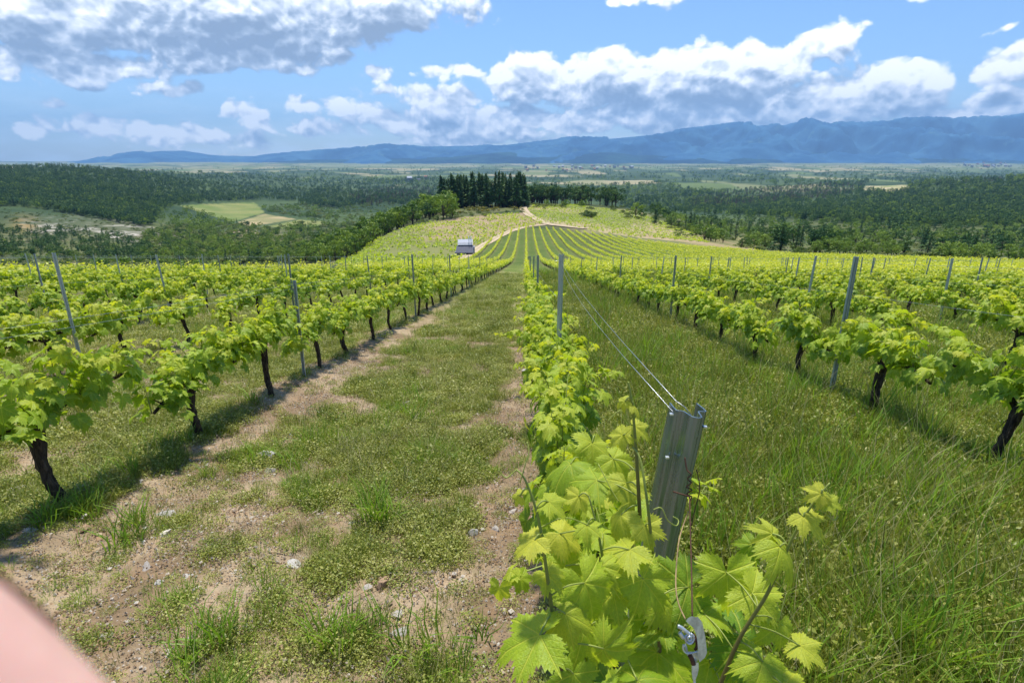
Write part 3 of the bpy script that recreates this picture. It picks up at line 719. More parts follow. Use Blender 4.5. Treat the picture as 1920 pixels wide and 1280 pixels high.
for k, L_ in rows.items():
    for n, (kk, x, y, d) in enumerate(L_):
        lod = 0 if d < 9.5 else 1 if d < 22 else 2
        pr = PR[lod][rg.randint(len(PR[lod]))]
        if pr.name in USED: v = copy_tree(pr)
        else: v = pr; USED.add(pr.name)
        v.location = (float(x), float(y), Hs(x, y)); v.rotation_euler = (rg.normal(0, .05), rg.normal(0, .05), math.pi*rg.randint(2)+rg.normal(0, .07))
        s = rg.uniform(.9, 1.1); v.scale = (s*rg.uniform(.9, 1.1), 1.0, s)
        if k == 0: v.scale = (s*.92, 1, min(s, 1.0))
        tag(v, 'leafy green grapevine, %s from the camera in %s' % (ordn(n), rowname(k)), 'grapevine', 'trellised grapevines of the near field')
        if k == 0 and n == 0: NEARVINE = v
for l in PR.values():
    for p in l:
        if p.name not in USED:
            for ch in list(p.children): bpy.data.objects.remove(ch)
            bpy.data.objects.remove(p)
# everything beyond: one mesh of vines, smaller and simpler with distance
g = Geo(); F_ = np.array([(c[1], c[2], c[3]) for c in FAR]); rs = np.random.RandomState(8)
Z = H(F_[:, 0], F_[:, 1])
for lo, hi, nq, sz in ((0, 60, 80, .16), (60, 105, 50, .21), (105, 170, 34, .27), (170, 400, 26, .34)):
    s = np.where((F_[:, 2] >= lo) & (F_[:, 2] < hi))[0]; n = len(s)
    if not n: continue
    sc = np.repeat(rs.uniform(.8, 1.15, n), nq)
    X = np.repeat(F_[s, 0], nq)+rs.normal(0, .12, n*nq); Y = np.repeat(F_[s, 1], nq)+rs.uniform(-.72, .72, n*nq); u = rs.rand(n*nq)
    Zz = np.repeat(Z[s], nq)+.46+.46*u**.8*sc+.10*rs.normal(0, 1, n*nq)*(u > .7)
    side = X-np.repeat(F_[s, 0], nq)
    nr = np.stack([side*3+rs.normal(0, .5, n*nq), rs.normal(0, .5, n*nq), .45+.7*rs.rand(n*nq)], 1); tp = np.stack([side*3, rs.normal(0, .5, n*nq), -rs.rand(n*nq)], 1)
    kites(g, np.stack([X, Y, Zz], 1), nr, tp, sz*rs.uniform(.6, 1.15, n*nq), np.stack([rs.rand(n*nq), np.clip(u+rs.normal(0, .2, n*nq), 0, 1)], 1), 0)
    if hi <= 105:
        Q = np.array([[-.03, -.03, -.05], [.03, -.03, -.05], [.03, .03, -.05], [-.03, .03, -.05], [-.03, -.03, .55], [.03, -.03, .55], [.03, .03, .55], [-.03, .03, .55]])
        V = (Q[None]+np.stack([F_[s, 0], F_[s, 1], Z[s]], 1)[:, None]).reshape(-1, 3); q = np.array([[0, 1, 5, 4], [1, 2, 6, 5], [2, 3, 7, 6], [3, 0, 4, 7]])
        g.add(V, (q[None]+(np.arange(n)*8)[:, None, None]).reshape(-1, 4), None, None, 1)
o = g.obj('distant_grapevines', [M['vine_far'], M['vine_bark']]); tag(o, 'rows of bright green grapevines running down to the track and hill', 'grapevines', kind='stuff')
# young vines on the two further plots
g = Geo(); rs = np.random.RandomState(12)
def young(poly, ang, rowd, step, ylo, yhi, xlo, xhi, dens, size, hgt):
    ca, sa = math.cos(ang), math.sin(ang)
    a, b_ = np.meshgrid(np.arange(-420, 420, rowd), np.arange(-420, 420, step)); a = a.ravel()+rs.normal(0, .06, a.size); b_ = b_.ravel()+rs.uniform(-.3, .3, b_.size)
    X = a*ca-b_*sa; Y = a*sa+b_*ca+250
    k = (Y > ylo) & (Y < yhi) & (X > xlo) & (X < xhi) & (rs.rand(len(X)) < dens*.75); X, Y = X[k], Y[k]
    Zz = H(X, Y); px, py, _ = proj(np.stack([X, Y, Zz], 1)); k = inpoly(px, py, poly) & ~in_field(X, Y) & (fbm(X/18, Y/18, 77, 3) < .68); X, Y, Zz = X[k], Y[k], Zz[k]
    nq = 7; n = len(X)*nq; X = np.repeat(X, nq)+rs.normal(0, size*.55, n); Y = np.repeat(Y, nq)+rs.normal(0, size*.55, n); u = rs.rand(n); Zz = np.repeat(Zz, nq)+.15+hgt*u
    kites(g, np.stack([X, Y, Zz], 1), np.stack([rs.normal(0, .6, n), rs.normal(0, .6, n), .6+.5*rs.rand(n)], 1), rs.normal(0, 1, (n, 3)), size*rs.uniform(.7, 1.4, n), np.stack([rs.rand(n), u*.5], 1))
    print('young', len(X))
young(POLY_A, R(38), 2.6, 1.7, 70, 420, -140, 20, .8, .62, .7)
young(POLY_B, R(-25), 2.8, 1.7, 120, 500, -20, 150, .8, .6, .6)
o = g.obj('young_grapevines', M['vine_far']); tag(o, 'dotted rows of young grapevines on the bare brown plots beyond the track', 'grapevines', kind='stuff')
# ------------------------------------------------------------------ steel posts
PROF = np.array([(0, 0), (2, 27), (15, 32), (25, 52), (42, 55), (46, 34), (62, 34), (57, 4)], float)/1000-[.031, .028]
def post_mesh(name, base, top, scale=1.0, thick=.002, nseg=12, mat=None, ang=0., bend=0):
    c, s = math.cos(ang), math.sin(ang)
    p = (spline(PROF*[1, 1.35], 3) if scale > .8 else PROF)*scale; d = np.gradient(p, axis=0); d /= np.linalg.norm(d, axis=1)[:, None]; nr = np.stack([-d[:, 1], d[:, 0]], 1)*thick/2
    loop = np.concatenate([p+nr, (p-nr)[::-1]]); loop = np.stack([loop[:, 0]*c+loop[:, 1]*s, loop[:, 0]*s-loop[:, 1]*c], 1)
    n = len(loop); base, top = np.array(base, float), np.array(top, float); V = []
    for i in range(nseg+1):
        t = i/nseg; q = base*(1-t)+top*t; q = q+np.array([bend*math.sin(t*math.pi), 0, 0])
        V.append(np.column_stack([loop+q[:2], np.full(n, q[2])]))
    V = np.concatenate(V); i = np.arange(nseg)[:, None]*n; j = np.arange(n)[None, :]; jn = (j+1) % n
    F = np.stack([i+j, i+jn, i+n+jn, i+n+j], -1).reshape(-1, 4); k = n//2
    cap = np.array([[a, a+1, n-2-a, n-1-a] for a in range(k-1)])
    return Geo().add(V, [F]).add(V[nseg*n:].copy(), [cap])
def posts():
    proto = [post_mesh('p', (0, 0, -.1), (0, 0, 1.55), .66, .003).mesh('steel_post', M['steel_light'], False) for _ in range(1)][0]
    short = post_mesh('p', (0, 0, -.1), (0, 0, 1.2), .62, .003).mesh('short_steel_post', M['steel_light'], False)
    out = []
    for k in range(-14, 15):
        y0 = {0: 4.9, -1: 6.4, 1: 5.6, -2: 6.65, 2: 5.5, -3: 6.3}.get(k, 5.6+rg.uniform(-.4, .9)); n = 0
        for j in range(0, 9):
            y = y0+6.8*j+rg.uniform(-.25, .25)*(j > 0); x = ROW0+DROW*k
            if math.hypot(x, y) > 62 or y > np.interp(x/y, _ya, _yd): continue
            px, py, z = proj(np.array([x, y, Hs(x, y)+.9]))
            if px < -30 or px > 1950: continue
            o = bpy.data.objects.new('steel_post', short if (k == -1 and j == 0) else proto); link(o)
            o.location = (x+.03, y, Hs(x, y)); o.rotation_euler = (rg.normal(0, .02), rg.normal(0, .025), rg.choice([0, math.pi])+rg.normal(0, .1))
            if (k, j) == (0, 0): o.rotation_euler = (0, 0, 0); o.location[0] = x+.07
            if (k, j) == (-2, 0): o.rotation_euler = (0, .0, 0)
            tag(o, ('steel post, %s from the camera in %s' % (ordn(n+(k == 0)), rowname(k))) if (k, j) != (-1, 0) else 'short thin steel post nearest the camera, first row left of the central row', 'post', 'steel posts of the vineyard trellis')
            out.append((k, j, x, y)); n += 1
    return out
PST = posts()
HT = at(1294, 768, .97); HB = np.array([HT[0]-.118, HT[1]+.02, Hs(HT[0]-.1, HT[1])-.05])
g = post_mesh('h', HB, HT, .82, .0024, 20, ang=R(4)); g2 = Geo()
hp = empty('steel_post', HB); bpy.context.view_layer.update()
def shifted(g_, o0):
    for i in range(len(g_.v)): g_.v[i] = g_.v[i]-np.array(o0)
    return g_
shifted(g, HB).obj('profile', M['steel'], hp, smooth=True)
def cube(g_, c, s_, mat=0):
    v, f = box_arr(*c, *s_); g_.add(v, f, None, None, mat)
for (px, py) in ((1268, 931), (1256, 996), (1251, 857), (1322, 800), (1259, 776)):
    q = at(px, py, .965+(py-768)*.00028)-HB; cube(g2, q, (.006, .006, .003))
g3 = Geo()
for i in range(9):
    q = HT*(1-(i+.5)/14)+HB*((i+.5)/14)-HB+np.array([.004+.0006*i, -.0215, 0]); cube(g3, q, (.004, .002, .016))
g2.obj('wire_hook', M['zinc'], hp, smooth=False)
tag(hp, 'dark galvanised steel end post with ribbed profile, close to the camera', 'post', 'steel posts of the vineyard trellis')

# ------------------------------------------------------------------ wires
def wire(name, pts, r, mat, label, cat='wire', group=None, n=5):
    v, f, uv = tube(pts, r, n); o = Geo().add(v, f, uv).obj(name, mat); return tag(o, label, cat, group)
def sag(a, b, s, n=8):
    t = np.linspace(0, 1, n)[:, None]; p = a*(1-t)+b*t; p[:, 2] -= 4*s*(t[:, 0]*(1-t[:, 0])); return p
for k in range(-5, 6):
    pk = sorted([p for p in PST if p[0] == k], key=lambda p: p[3]); x = ROW0+DROW*k+.035
    if not pk: continue
    ys = [p[3] for p in pk]; ys = ([max(.4, ys[0]-6.8)] if k else [])+ys
    for hgt, nm in (((1.18, 'middle'), (1.5, 'upper')) if k != -1 else ((1.12, 'middle'), (1.17, 'upper'))):
        P = []
        for a, b_ in zip(ys[:-1], ys[1:]): P.append(sag(np.array([x, a, Hs(x, a)+hgt]), np.array([x, b_, Hs(x, b_)+hgt]), .02)[:-1])
        if not P: continue
        P = np.concatenate(P+[np.array([[x, ys[-1], Hs(x, ys[-1])+hgt]])])
        wire('trellis_wire', P, .001, M['wire'], '%s trellis wire strung between the posts of %s' % (nm, rowname(k)), 'wire', 'trellis wires', 4)
p2 = [p for p in PST if p[:2] == (0, 0)][0]; tp2 = np.array([p2[2]+.07, p2[3], Hs(p2[2], p2[3])+1.44])
wire('trellis_wire', sag(tp2, at(1262, 772, .965), .05), .0007, M['wire'], 'lower silver wire running from the second post to the side of the near end post', 'wire', 'trellis wires')
wire('trellis_wire', np.concatenate([sag(tp2+[0, 0, .04], at(1268, 752, .985), .03), [at(1283, 762, .98), at(1296, 778, .965)]]), .0007, M['wire'], 'upper silver wire running from the second post over the rim of the near end post', 'wire', 'trellis wires')
# rusty ties and the tension ratchet
tw = spline([at(1284, 857, .955), at(1288, 880, .95), at(1296, 889, .945), at(1289, 897, .95), at(1296, 905, .945), at(1287, 912, .95), at(1297, 918, .945), at(1288, 926, .95), at(1297, 931, .945), at(1293, 938, .945)], 6)
wire('tie_wire', tw, .0013, M['rust'], 'short rusty wire twisted round the front of the near end post', 'wire')
wire('tie_wire', [at(1262, 921, .95), at(1278, 926, .942), at(1294, 931, .94)], .0014, M['rust'], 'straight rusty pin lying across the ribs of the near end post', 'wire')
wire('tension_wire', spline([at(1293, 930, .942), at(1295, 1010, .895), at(1297, 1085, .845), at(1298, 1158, .80)], 4), .0012, M['rust'], 'rusty wire hanging from the near end post down to the ratchet', 'wire')
wire('tension_wire', spline([at(1306, 880, .955), at(1312, 915, .95), at(1304, 950, .95), at(1296, 985, .94)], 5), .001, M['rust'], 'thin bent rusty wire behind the right edge of the near end post', 'wire')
wire('vine_tendril', spline([at(1291, 958, .94), at(1281, 985, .93), at(1272, 1020, .89), at(1267, 1090, .845), at(1272, 1130, .82), at(1285, 1160, .80)], 5), .0011, M['tan_wire'], 'tan string hanging slack beside the rusty wire above the ratchet', 'string')
def plate(outline, d, th, tilt=0.):
    o = np.array(outline, float); n = len(o)
    a = np.array([at(1200+x/5.565, 1050+y/5.565, d-.062+tilt*(x-580)*.0001) for x, y in o]); b_ = np.array([at(1200+x/5.565, 1050+y/5.565, d-.062+th+tilt*(x-580)*.0001) for x, y in o])
    V = np.concatenate([a, b_]); j = np.arange(n); F = np.stack([j, (j+1) % n, n+(j+1) % n, n+j], -1)
    return V, [F, j[None, :], (j[::-1]+n)[None, :]]
rt = empty('wire_ratchet', at(1300, 1200, .80)); O_ = at(1300, 1200, .80)
def part(name, geo, mat, par, org, smooth=False): return shifted(geo, org).obj(name, mat, par, smooth)
g = Geo(); V, F = plate([(478, 632), (500, 600), (540, 580), (590, 592), (632, 640), (655, 700), (668, 780), (690, 860), (690, 960), (668, 1020), (622, 1060), (600, 1000), (604, 920), (600, 850), (588, 780), (560, 705), (520, 670)], .856, .002, .6); g.add(V, F)
V, F = plate([(590, 592), (640, 650), (668, 780), (690, 960), (668, 1020), (676, 1015), (700, 960), (678, 780), (648, 640), (600, 585)], .856, .018, .6); g.add(V, F)
part('side_plate', g, M['zinc'], rt, O_)
g = Geo(); V, F = plate([(455, 880), (475, 860), (490, 900), (500, 950), (560, 950), (600, 960), (612, 1020), (590, 1070), (560, 1090), (530, 1060), (490, 985)], .868, .002); g.add(V, F); part('back_plate', g, M['zinc'], rt, O_)
def tpx(g_, pts, r, d=.858, n=7, mat=0):
    p = spline([at(1200+x/5.565, 1050+y/5.565, d-.062+(q[0] if q else 0)) for x, y, *q in pts], 4); v, f, uv = tube(p, r, n); g_.add(v, f, uv, None, mat)
g = Geo(); tpx(g, [(395, 685), (430, 700), (475, 735), (520, 770)], .0028); tpx(g, [(415, 750), (430, 775), (455, 810)], .0032); tpx(g, [(455, 875), (450, 920), (480, 965), (540, 965), (600, 950)], .0013); part('pawl', g, M['zinc'], rt, O_, True)
g = Geo(); c = (518, 815)
for rr, dd in ((46, 0), (30, .004), (18, -.003)):
    tpx(g, [(c[0]+rr*math.cos(a), c[1]+rr*1.15*math.sin(a), dd) for a in np.linspace(0, 6.28, 9)], .0015)
for a in np.linspace(0, 6.28, 10)[:-1]: tpx(g, [(c[0]+30*math.cos(a), c[1]+34*math.sin(a)), (c[0]+56*math.cos(a+.3), c[1]+62*math.sin(a+.3))], .0011)
part('spool', g, M['zinc'], rt, O_, True)
g = Geo(); tpx(g, [(545, 870), (565, 840), (590, 810)], .0016); tpx(g, [(520, 990), (545, 1040), (560, 1085)], .0034); tpx(g, [(560, 770), (590, 840), (592, 900), (570, 935)], .0022, .866); part('rusty_bolt', g, M['rust'], rt, O_, True)
g = Geo(); V, F = plate([(540, 1085), (610, 1060), (612, 1130), (600, 1190), (580, 1240), (585, 1330), (560, 1330), (552, 1240), (540, 1180)], .862, .002); g.add(V, F); part('tongue', g, M['zinc'], rt, O_)
tag(rt, 'small cast metal wire ratchet with rusty bolt hanging among the near leaves', 'ratchet')

# ------------------------------------------------------------------ the big leaves of the vine at the camera's feet
HL = [ # px, py of the stalk junction, length px, angle (0 right, 90 down), distance, age
 (1012,1190,100,150,.74,.35),(1060,1150,62,40,.78,.45),(1095,1092,84,70,.80,.55),(1028,940,44,70,.78,.95),(1003,1012,50,120,.76,.9),(975,930,26,190,.77,1),
 (1132,1215,70,15,.78,.4),(1075,1262,74,100,.8,.3),(1205,1085,76,60,.84,.4),(1180,1030,62,110,.86,.6),(1165,965,50,100,.92,.75),(1232,1222,92,95,.80,.2),
 (1362,1072,80,85,.82,.45),(1410,1112,70,60,.86,.35),(1462,1024,70,80,.80,.6),(1448,1000,40,200,.82,.7),(1506,968,48,60,.78,.9),(1540,925,34,150,.77,1),(1552,940,30,30,.77,1),
 (1390,1190,100,40,.84,.05),(1430,1240,66,100,.82,.2),(1290,1100,90,170,.92,.05),(1330,1240,90,110,.86,.05),(1180,1160,90,80,.88,.1),(1128,1062,50,60,.84,.6),
 (1100,985,40,80,.86,.85),(1085,930,36,110,.88,.9),(1120,900,60,95,.98,.5),(1070,870,60,110,1.05,.5),(1150,860,50,70,1.0,.7),(1110,830,56,100,1.1,.5),(1175,905,54,80,.95,.7),
 (1187,760,26,0,.9,1),(1172,752,24,170,.9,1),(1190,800,36,60,.92,1),(1168,815,34,140,.93,.9),(1210,985,46,80,.88,.7),(1240,1120,70,30,.88,.2),(1460,1165,54,130,.86,.3),
 (1500,1210,50,70,.84,.5),(1470,1285,70,80,.8,.4),(1195,1275,80,60,.8,.2),(1270,1290,90,90,.82,.1),(1350,1300,80,80,.82,.1),(1025,1075,44,60,.78,.7),(1150,1110,60,120,.86,.3),
 (1050,1000,50,60,.9,.6),(1130,1000,56,140,.93,.4),(1320,1150,60,60,.9,.2),(1060,1060,54,90,.9,.4),(1095,1180,70,110,.88,.15),(1410,1020,40,120,.95,.4),(1240,1180,60,160,.9,.1)]
rs = np.random.RandomState(3); nv = NEARVINE; bpy.context.view_layer.update(); inv = nv.matrix_world.inverted()
def toloc(g_):
    for i in range(len(g_.v)): g_.v[i] = np.array([list(inv @ Vector(p)) for p in g_.v[i]])
    return g_
toCam = -_F
stems = [[(1075,1330,.84),(1050,1240,.80),(1036,1150,.78),(1022,1050,.77),(1008,965,.77),(985,900,.77),(968,880,.775)], [(1240,1300,.9),(1232,1120,.9),(1222,1020,.88),(1212,930,.87),(1200,860,.885),(1186,838,.9)],
 [(1150,1200,.9),(1138,1100,.88),(1122,1000,.87),(1104,930,.87)], [(1340,1310,.86),(1385,1200,.84),(1440,1110,.82),(1485,1010,.8),(1520,950,.78),(1556,905,.77)],
 [(1200,980,.94),(1196,900,.92),(1190,810,.91),(1184,750,.9),(1178,715,.9)]]
for i, st in enumerate(stems):
    p = spline([at(*q) for q in st], 6); v, f, uv = tube(p, np.linspace(.0036, .0012, len(p)), 7)
    g = Geo().add(v, f, uv, np.stack([np.full(len(v), .1), np.clip(uv[:, 0]*1.3-.2, 0, 1)], 1)); toloc(g).obj('shoot', M['shoot'], nv)
spts = np.concatenate([spline([at(*q) for q in st], 6) for st in stems])
for i, (px, py, ln, an, dp, age) in enumerate(HL):
    if math.hypot((px-1300), (py-1190)*.8) < 120: dp = max(dp, .90)
    p = at(px, py, dp); a = R(an); tip = math.cos(a)*_R-math.sin(a)*_U+toCam*rs.uniform(-.5, .15)
    nrm = toCam*.5+np.array([0, 0, .75])+rs.normal(0, .36, 3)
    s = ln*dp/FPX*.96; g = Geo()
    put_leaves(g, [HERO[(i*7) % 9]], p[None], nrm[None], tip[None], np.array([s]), np.array([age]), rs)
    d = spts-p; q = spts[np.argmin((d**2).sum(1))]
    if np.linalg.norm(q-p) > .11: q = p-tip*.05-np.array([0, 0, .04])
    v, f, uv = tube(spline([q, (p+q)/2+[0, 0, .006], p], 4), [.0013]*9, 5); g.add(v, f, uv, [(.5, .8)], 1)
    toloc(g).obj('leaf', [M['vine_leaf'], M['shoot']], nv)
for pts in ([(1105,985,.85),(1060,970,.8),(1020,985,.79),(995,1000,.79)], [(968,880,.775),(950,895,.77),(940,888,.77),(935,880,.77)], [(975,905,.77),(985,870,.77),(992,845,.775),(988,828,.78)],
            [(1225,955,.86),(1240,952,.86),(1252,975,.86),(1268,985,.87),(1272,975,.88),(1262,968,.88)], [(1176,790,.91),(1165,770,.9),(1150,778,.9),(1140,790,.9)], [(1520,950,.78),(1545,960,.77),(1562,975,.77),(1572,968,.77)], [(1122,870,.97),(1145,915,.95),(1160,940,.94)]):
    v, f, uv = tube(spline([at(*q) for q in pts], 6), .0009, 5); toloc(Geo().add(v, f, uv, [(.6, 1)])).obj('tendril', M['shoot'], nv)
nv['label'] = 'grapevine with large pale lobed leaves wrapped round the near steel end post'
# ------------------------------------------------------------------ trees
def pine_geo(seed, bare=.18, rad=.15, nlev=24, spiky=1.):
    rs = np.random.RandomState(seed); C_ = Geo(); T = Geo()
    bend = rs.normal(0, .01, 2); tp = np.array([[bend[0]*t, bend[1]*t, t] for t in np.linspace(-.03, .97, 8)])
    v, f, uv = tube(tp, np.linspace(.017, .002, 8), 6, wob=.2, seed=seed); T.add(v, f, uv)
    P, N, Tp, S_, A = [], [], [], [], []
    for i in range(nlev):
        z = bare+(1-bare)*(i/nlev)**.95; r0 = rad*min(1, (1.04-z)/(1-bare)*1.15)**.85*rs.uniform(.55, 1.3)+.006
        for b_ in range(rs.randint(5, 9)):
            a = rs.rand()*6.28; rr = r0*rs.uniform(.55, 1.2); d = np.array([math.cos(a), math.sin(a), 0])
            if rr > .07 and rs.rand() < .25:
                v, f, uv = tube([[0, 0, z], d*rr*.9+[0, 0, z+.01]], [.004, .0015], 3, False); T.add(v, f, uv)
            for t in (.4, .72, 1.):
                P.append(d*rr*t+[0, 0, z+rr*.28*t-.05*t*t+rs.normal(0, .008)]); N.append(np.array([0, 0, 1.])+d*.5+rs.normal(0, .35, 3)); Tp.append(d+[0, 0, .35*spiky]+rs.normal(0, .3, 3)); S_.append(rs.uniform(.05, .085)*(.6+rr/rad*.6)); A.append([rs.rand(), rs.rand()*.6*t])
    P.append([bend[0], bend[1], .985]); N.append([1, 0, .2]); Tp.append([0, 0, 1]); S_.append(.05); A.append([.5, .6])
    kites(C_, *map(np.array, (P, N, Tp, S_, A)), 0, .55); return T, C_
def broad_geo(seed, n=520, lobes=8, w=.36, bare=.07):
    rs = np.random.RandomState(seed); C_ = Geo(); T = Geo()
    v, f, uv = tube(spline([[0, 0, -.03], [rs.normal(0, .01), 0, bare], [rs.normal(0, .03), rs.normal(0, .03), .5]], 3), np.linspace(.032, .012, 7), 6, wob=.3, seed=seed); T.add(v, f, uv)
    P, N, S_, A = [], [], [], []
    for i in range(lobes):
        a = i*2.4+rs.rand(); h = bare+.16+(.80-bare-.16)*((i+rs.rand())/lobes); q = w*.62*math.sin(math.pi*min(1, (h-bare)/(1.02-bare)))*rs.uniform(.6, 1.25); c = np.array([math.cos(a)*q, math.sin(a)*q, h]); r = rs.uniform(.13, .21)
        v, f, uv = tube([[0, 0, bare+.06*rs.rand()], c*[.5, .5, .75], c], [.013, .008, .003], 4, False); T.add(v, f, uv); cl = rs.rand()
        m = n//lobes; d = rs.normal(0, 1, (m, 3)); d /= np.linalg.norm(d, axis=1)[:, None]; d[:, 2] = np.where(rs.rand(m) < .3, d[:, 2], np.abs(d[:, 2])*.9-.15)
        rr = r*(rs.rand(m)**.35)*(1+.25*np.sin(d[:, 0]*5+cl*9)); p = c+d*rr[:, None]*[1, 1, .85]
        P.append(p); N.append(d+rs.normal(0, .45, (m, 3))); S_.append(rs.uniform(.035, .075, m)); A.append(np.stack([np.clip(cl*.6+.4*rs.rand(m), 0, 1), np.clip(rs.rand(m)*.6+cl*.3, 0, 1)], 1))
    P, N, S_, A = map(np.concatenate, (P, N, S_, A)); kites(C_, P, N, rs.normal(0, 1, P.shape), S_, A, 0, 1.0); return T, C_
def shrub_geo(seed, n=200):
    rs = np.random.RandomState(seed); C_ = Geo(); T = Geo(); P, N, S_, A = [], [], [], []
    for i in range(5):
        c = np.array([rs.normal(0, .3), rs.normal(0, .3), rs.uniform(.3, .6)]); r = rs.uniform(.28, .45); v, f, uv = tube([[0, 0, -.05], c], [.03, .01], 4, False); T.add(v, f, uv); m = n//5; cl = rs.rand()
        d = rs.normal(0, 1, (m, 3)); d /= np.linalg.norm(d, axis=1)[:, None]; d[:, 2] = np.abs(d[:, 2])-.25; P.append(c+d*r*(rs.rand(m, 1)**.4)); N.append(d+rs.normal(0, .5, (m, 3))); S_.append(rs.uniform(.1, .2, m)); A.append(np.stack([np.clip(cl*.7+.3*rs.rand(m), 0, 1), rs.rand(m)*.8], 1))
    P, N, S_, A = map(np.concatenate, (P, N, S_, A)); kites(C_, P, N, rs.normal(0, 1, P.shape), S_, A, 0, 1.0); return T, C_
KIND = {
 'pine': ('pine_tree', [pine_geo(i, rs_b, r_, 20) for i, rs_b, r_ in ((1, .12, .20), (2, .08, .22), (3, .16, .18), (4, .10, .24))], 'pine'),
 'grove': ('pine_tree', [pine_geo(i, b_, r_, 26, 1.6) for i, b_, r_ in ((11, .10, .14), (12, .16, .17), (13, .06, .15), (14, .2, .19), (15, .12, .13))], 'pine'),
 'round': ('pine_tree', [broad_geo(i, 420, 7, w_, .12) for i, w_ in ((71, .34), (72, .42), (73, .3), (74, .5))], 'pine'),
 'brown': ('pine_tree', [pine_geo(i, .1, .22, 20) for i in (21, 22)], 'pine_brown'),
 'broad': ('broadleaf_tree', [broad_geo(i, 560, 8, w_) for i, w_ in ((31, .5), (32, .6), (33, .46), (34, .55))], 'broad'),
 'light': ('broadleaf_tree', [broad_geo(i, 520, 8, w_) for i, w_ in ((41, .34), (42, .42), (43, .28))], 'broad_light'),
 'shrub': ('shrub', [shrub_geo(i) for i in (51, 52, 53)], 'shrub'),
 'gorse': ('gorse_bush', [shrub_geo(i) for i in (61, 62)], 'gorse')}
MESH = {}
for k, (nm, gs, mt) in KIND.items():
    MESH[k] = [(t.mesh('trunk', M['tree_bark'], True), c.mesh('crown', M[mt], False)) for t, c in gs]
def hits(px, py, y0=60, y1=9000):
    r = np.array([ray(a, b_) for a, b_ in zip(px, py)]); Y = np.exp(np.linspace(math.log(y0), math.log(y1), 520))
    t = Y[None]/r[:, 1:2]; X = t*r[:, :1]; Zr = CAM[2]+t*r[:, 2:3]; G = H(X, np.broadcast_to(Y, X.shape), False); below = Zr < G
    k = np.argmax(below, 1); ok = below.any(1) & (k > 0); k = np.maximum(k, 1); i = np.arange(len(px)); d1 = (Zr-G)[i, k-1]; d0 = (G-Zr)[i, k]; f = d1/(d1+d0+1e-9)
    Yh = Y[k-1]*(1-f)+Y[k]*f; return np.stack([Yh/r[:, 1]*r[:, 0], Yh], 1), ok
TREES = []     # kind, x, y, height, group key
rt_ = np.random.RandomState(77)
def by_px(kind, poly, n, h, y0=60, y1=9000, grp=None, wid=1.0):
    p = np.array(poly, float); px = rt_.uniform(p[:, 0].min(), p[:, 0].max(), n*6); py = rt_.uniform(p[:, 1].min(), p[:, 1].max(), n*6)
    k = inpoly(px, py, poly); px, py = px[k][:n], py[k][:n]; Q, ok = hits(px, py, y0, y1)
    for (x, y), o_ in zip(Q, ok):
        if o_ and y > y0*1.02 and not (in_field(x, y) and y < 300): TREES.append((kind, x, y, rt_.uniform(*h), grp))
def by_y(kind, pxr, Yr, n, h, grp=None, skip=None):
    for _ in range(n):
        px = rt_.uniform(*pxr); Y = rt_.uniform(*Yr); q = ray(px, 430); x = Y*q[0]/q[1]
        if in_field(x, Y): continue
        TREES.append((kind, x, Y, rt_.uniform(*h), grp))
by_y('grove', (828, 984), (392, 440), 105, (18, 25), 'grove'); by_y('round', (980, 1100), (470, 540), 46, (15, 19), 'grove2'); by_y('round', (1100, 1152), (440, 475), 9, (15, 18.5), 'clump')
by_y('broad', (600, 850), (285, 430), 130, (10, 16), 'belt'); by_y('broad', (560, 700), (240, 380), 50, (7, 12), 'belt'); by_y('pine', (620, 830), (300, 430), 12, (9, 13), 'belt')
by_px('gorse', [(835,402),(850,384),(985,378),(985,394)], 110, (1.2, 2.4), 300, 480, 'gorse'); by_px('shrub', [(740,424),(835,402),(985,394),(985,400),(840,412)], 60, (.9, 1.8), 200, 480, 'gorse')
by_y('broad', (1020, 1100), (400, 440), 7, (4, 6.5), 'hilltop'); by_y('shrub', (990, 1180), (380, 450), 36, (1.5, 3), 'hilltop'); by_y('shrub', (1090, 1115), (330, 360), 5, (3, 4.5), 'hilltop')
by_y('shrub', (1150, 1330), (330, 430), 60, (1.2, 2.8), 'slope')
TREES.append(('broad', *hit(1272, 447, 150)[:2], 5.5, 'lone'))
by_y('broad', (1305, 1372), (270, 310), 12, (6, 9.5), 'edge'); by_y('pine', (1385, 1405), (235, 250), 2, (5, 6), 'edge'); by_y('pine', (1450, 1560), (215, 250), 11, (9, 12.5), 'edge')
by_y('light', (1400, 1460), (240, 300), 6, (5, 9), 'edge'); by_y('light', (1530, 1700), (190, 260), 30, (5, 8), 'edge'); by_y('pine', (1700, 1780), (230, 280), 8, (8, 11), 'edge'); by_y('light', (1760, 1960), (150, 230), 22, (4, 7), 'edge')
by_y('shrub', (1380, 1960), (150, 260), 60, (1.5, 3.2), 'edge'); by_y('pine', (1780, 1960), (230, 300), 14, (8, 12), 'edge')
by_y('pine', (1190, 1960), (330, 760), 190, (8, 13), 'mid'); by_y('light', (1250, 1960), (330, 700), 170, (6, 11), 'mid'); by_y('broad', (1190, 1960), (330, 800), 130, (6, 11), 'mid'); by_y('shrub', (1240, 1960), (280, 560), 200, (1.5, 3.5), 'mid')
RF = [(1170,384),(1240,366),(1400,354),(1500,347),(1600,341),(1720,330),(1850,323),(1960,318),(1960,425),(1700,428),(1500,413),(1300,402),(1170,392)]
by_px('pine', [p for p in RF], 4300, (11, 15), 560, 5000, 'rwood'); by_px('brown', [(1290,376),(1400,356),(1540,345),(1640,345),(1640,352),(1560,372),(1400,388),(1300,390)], 700, (11, 15), 600, 5000, 'bwood')
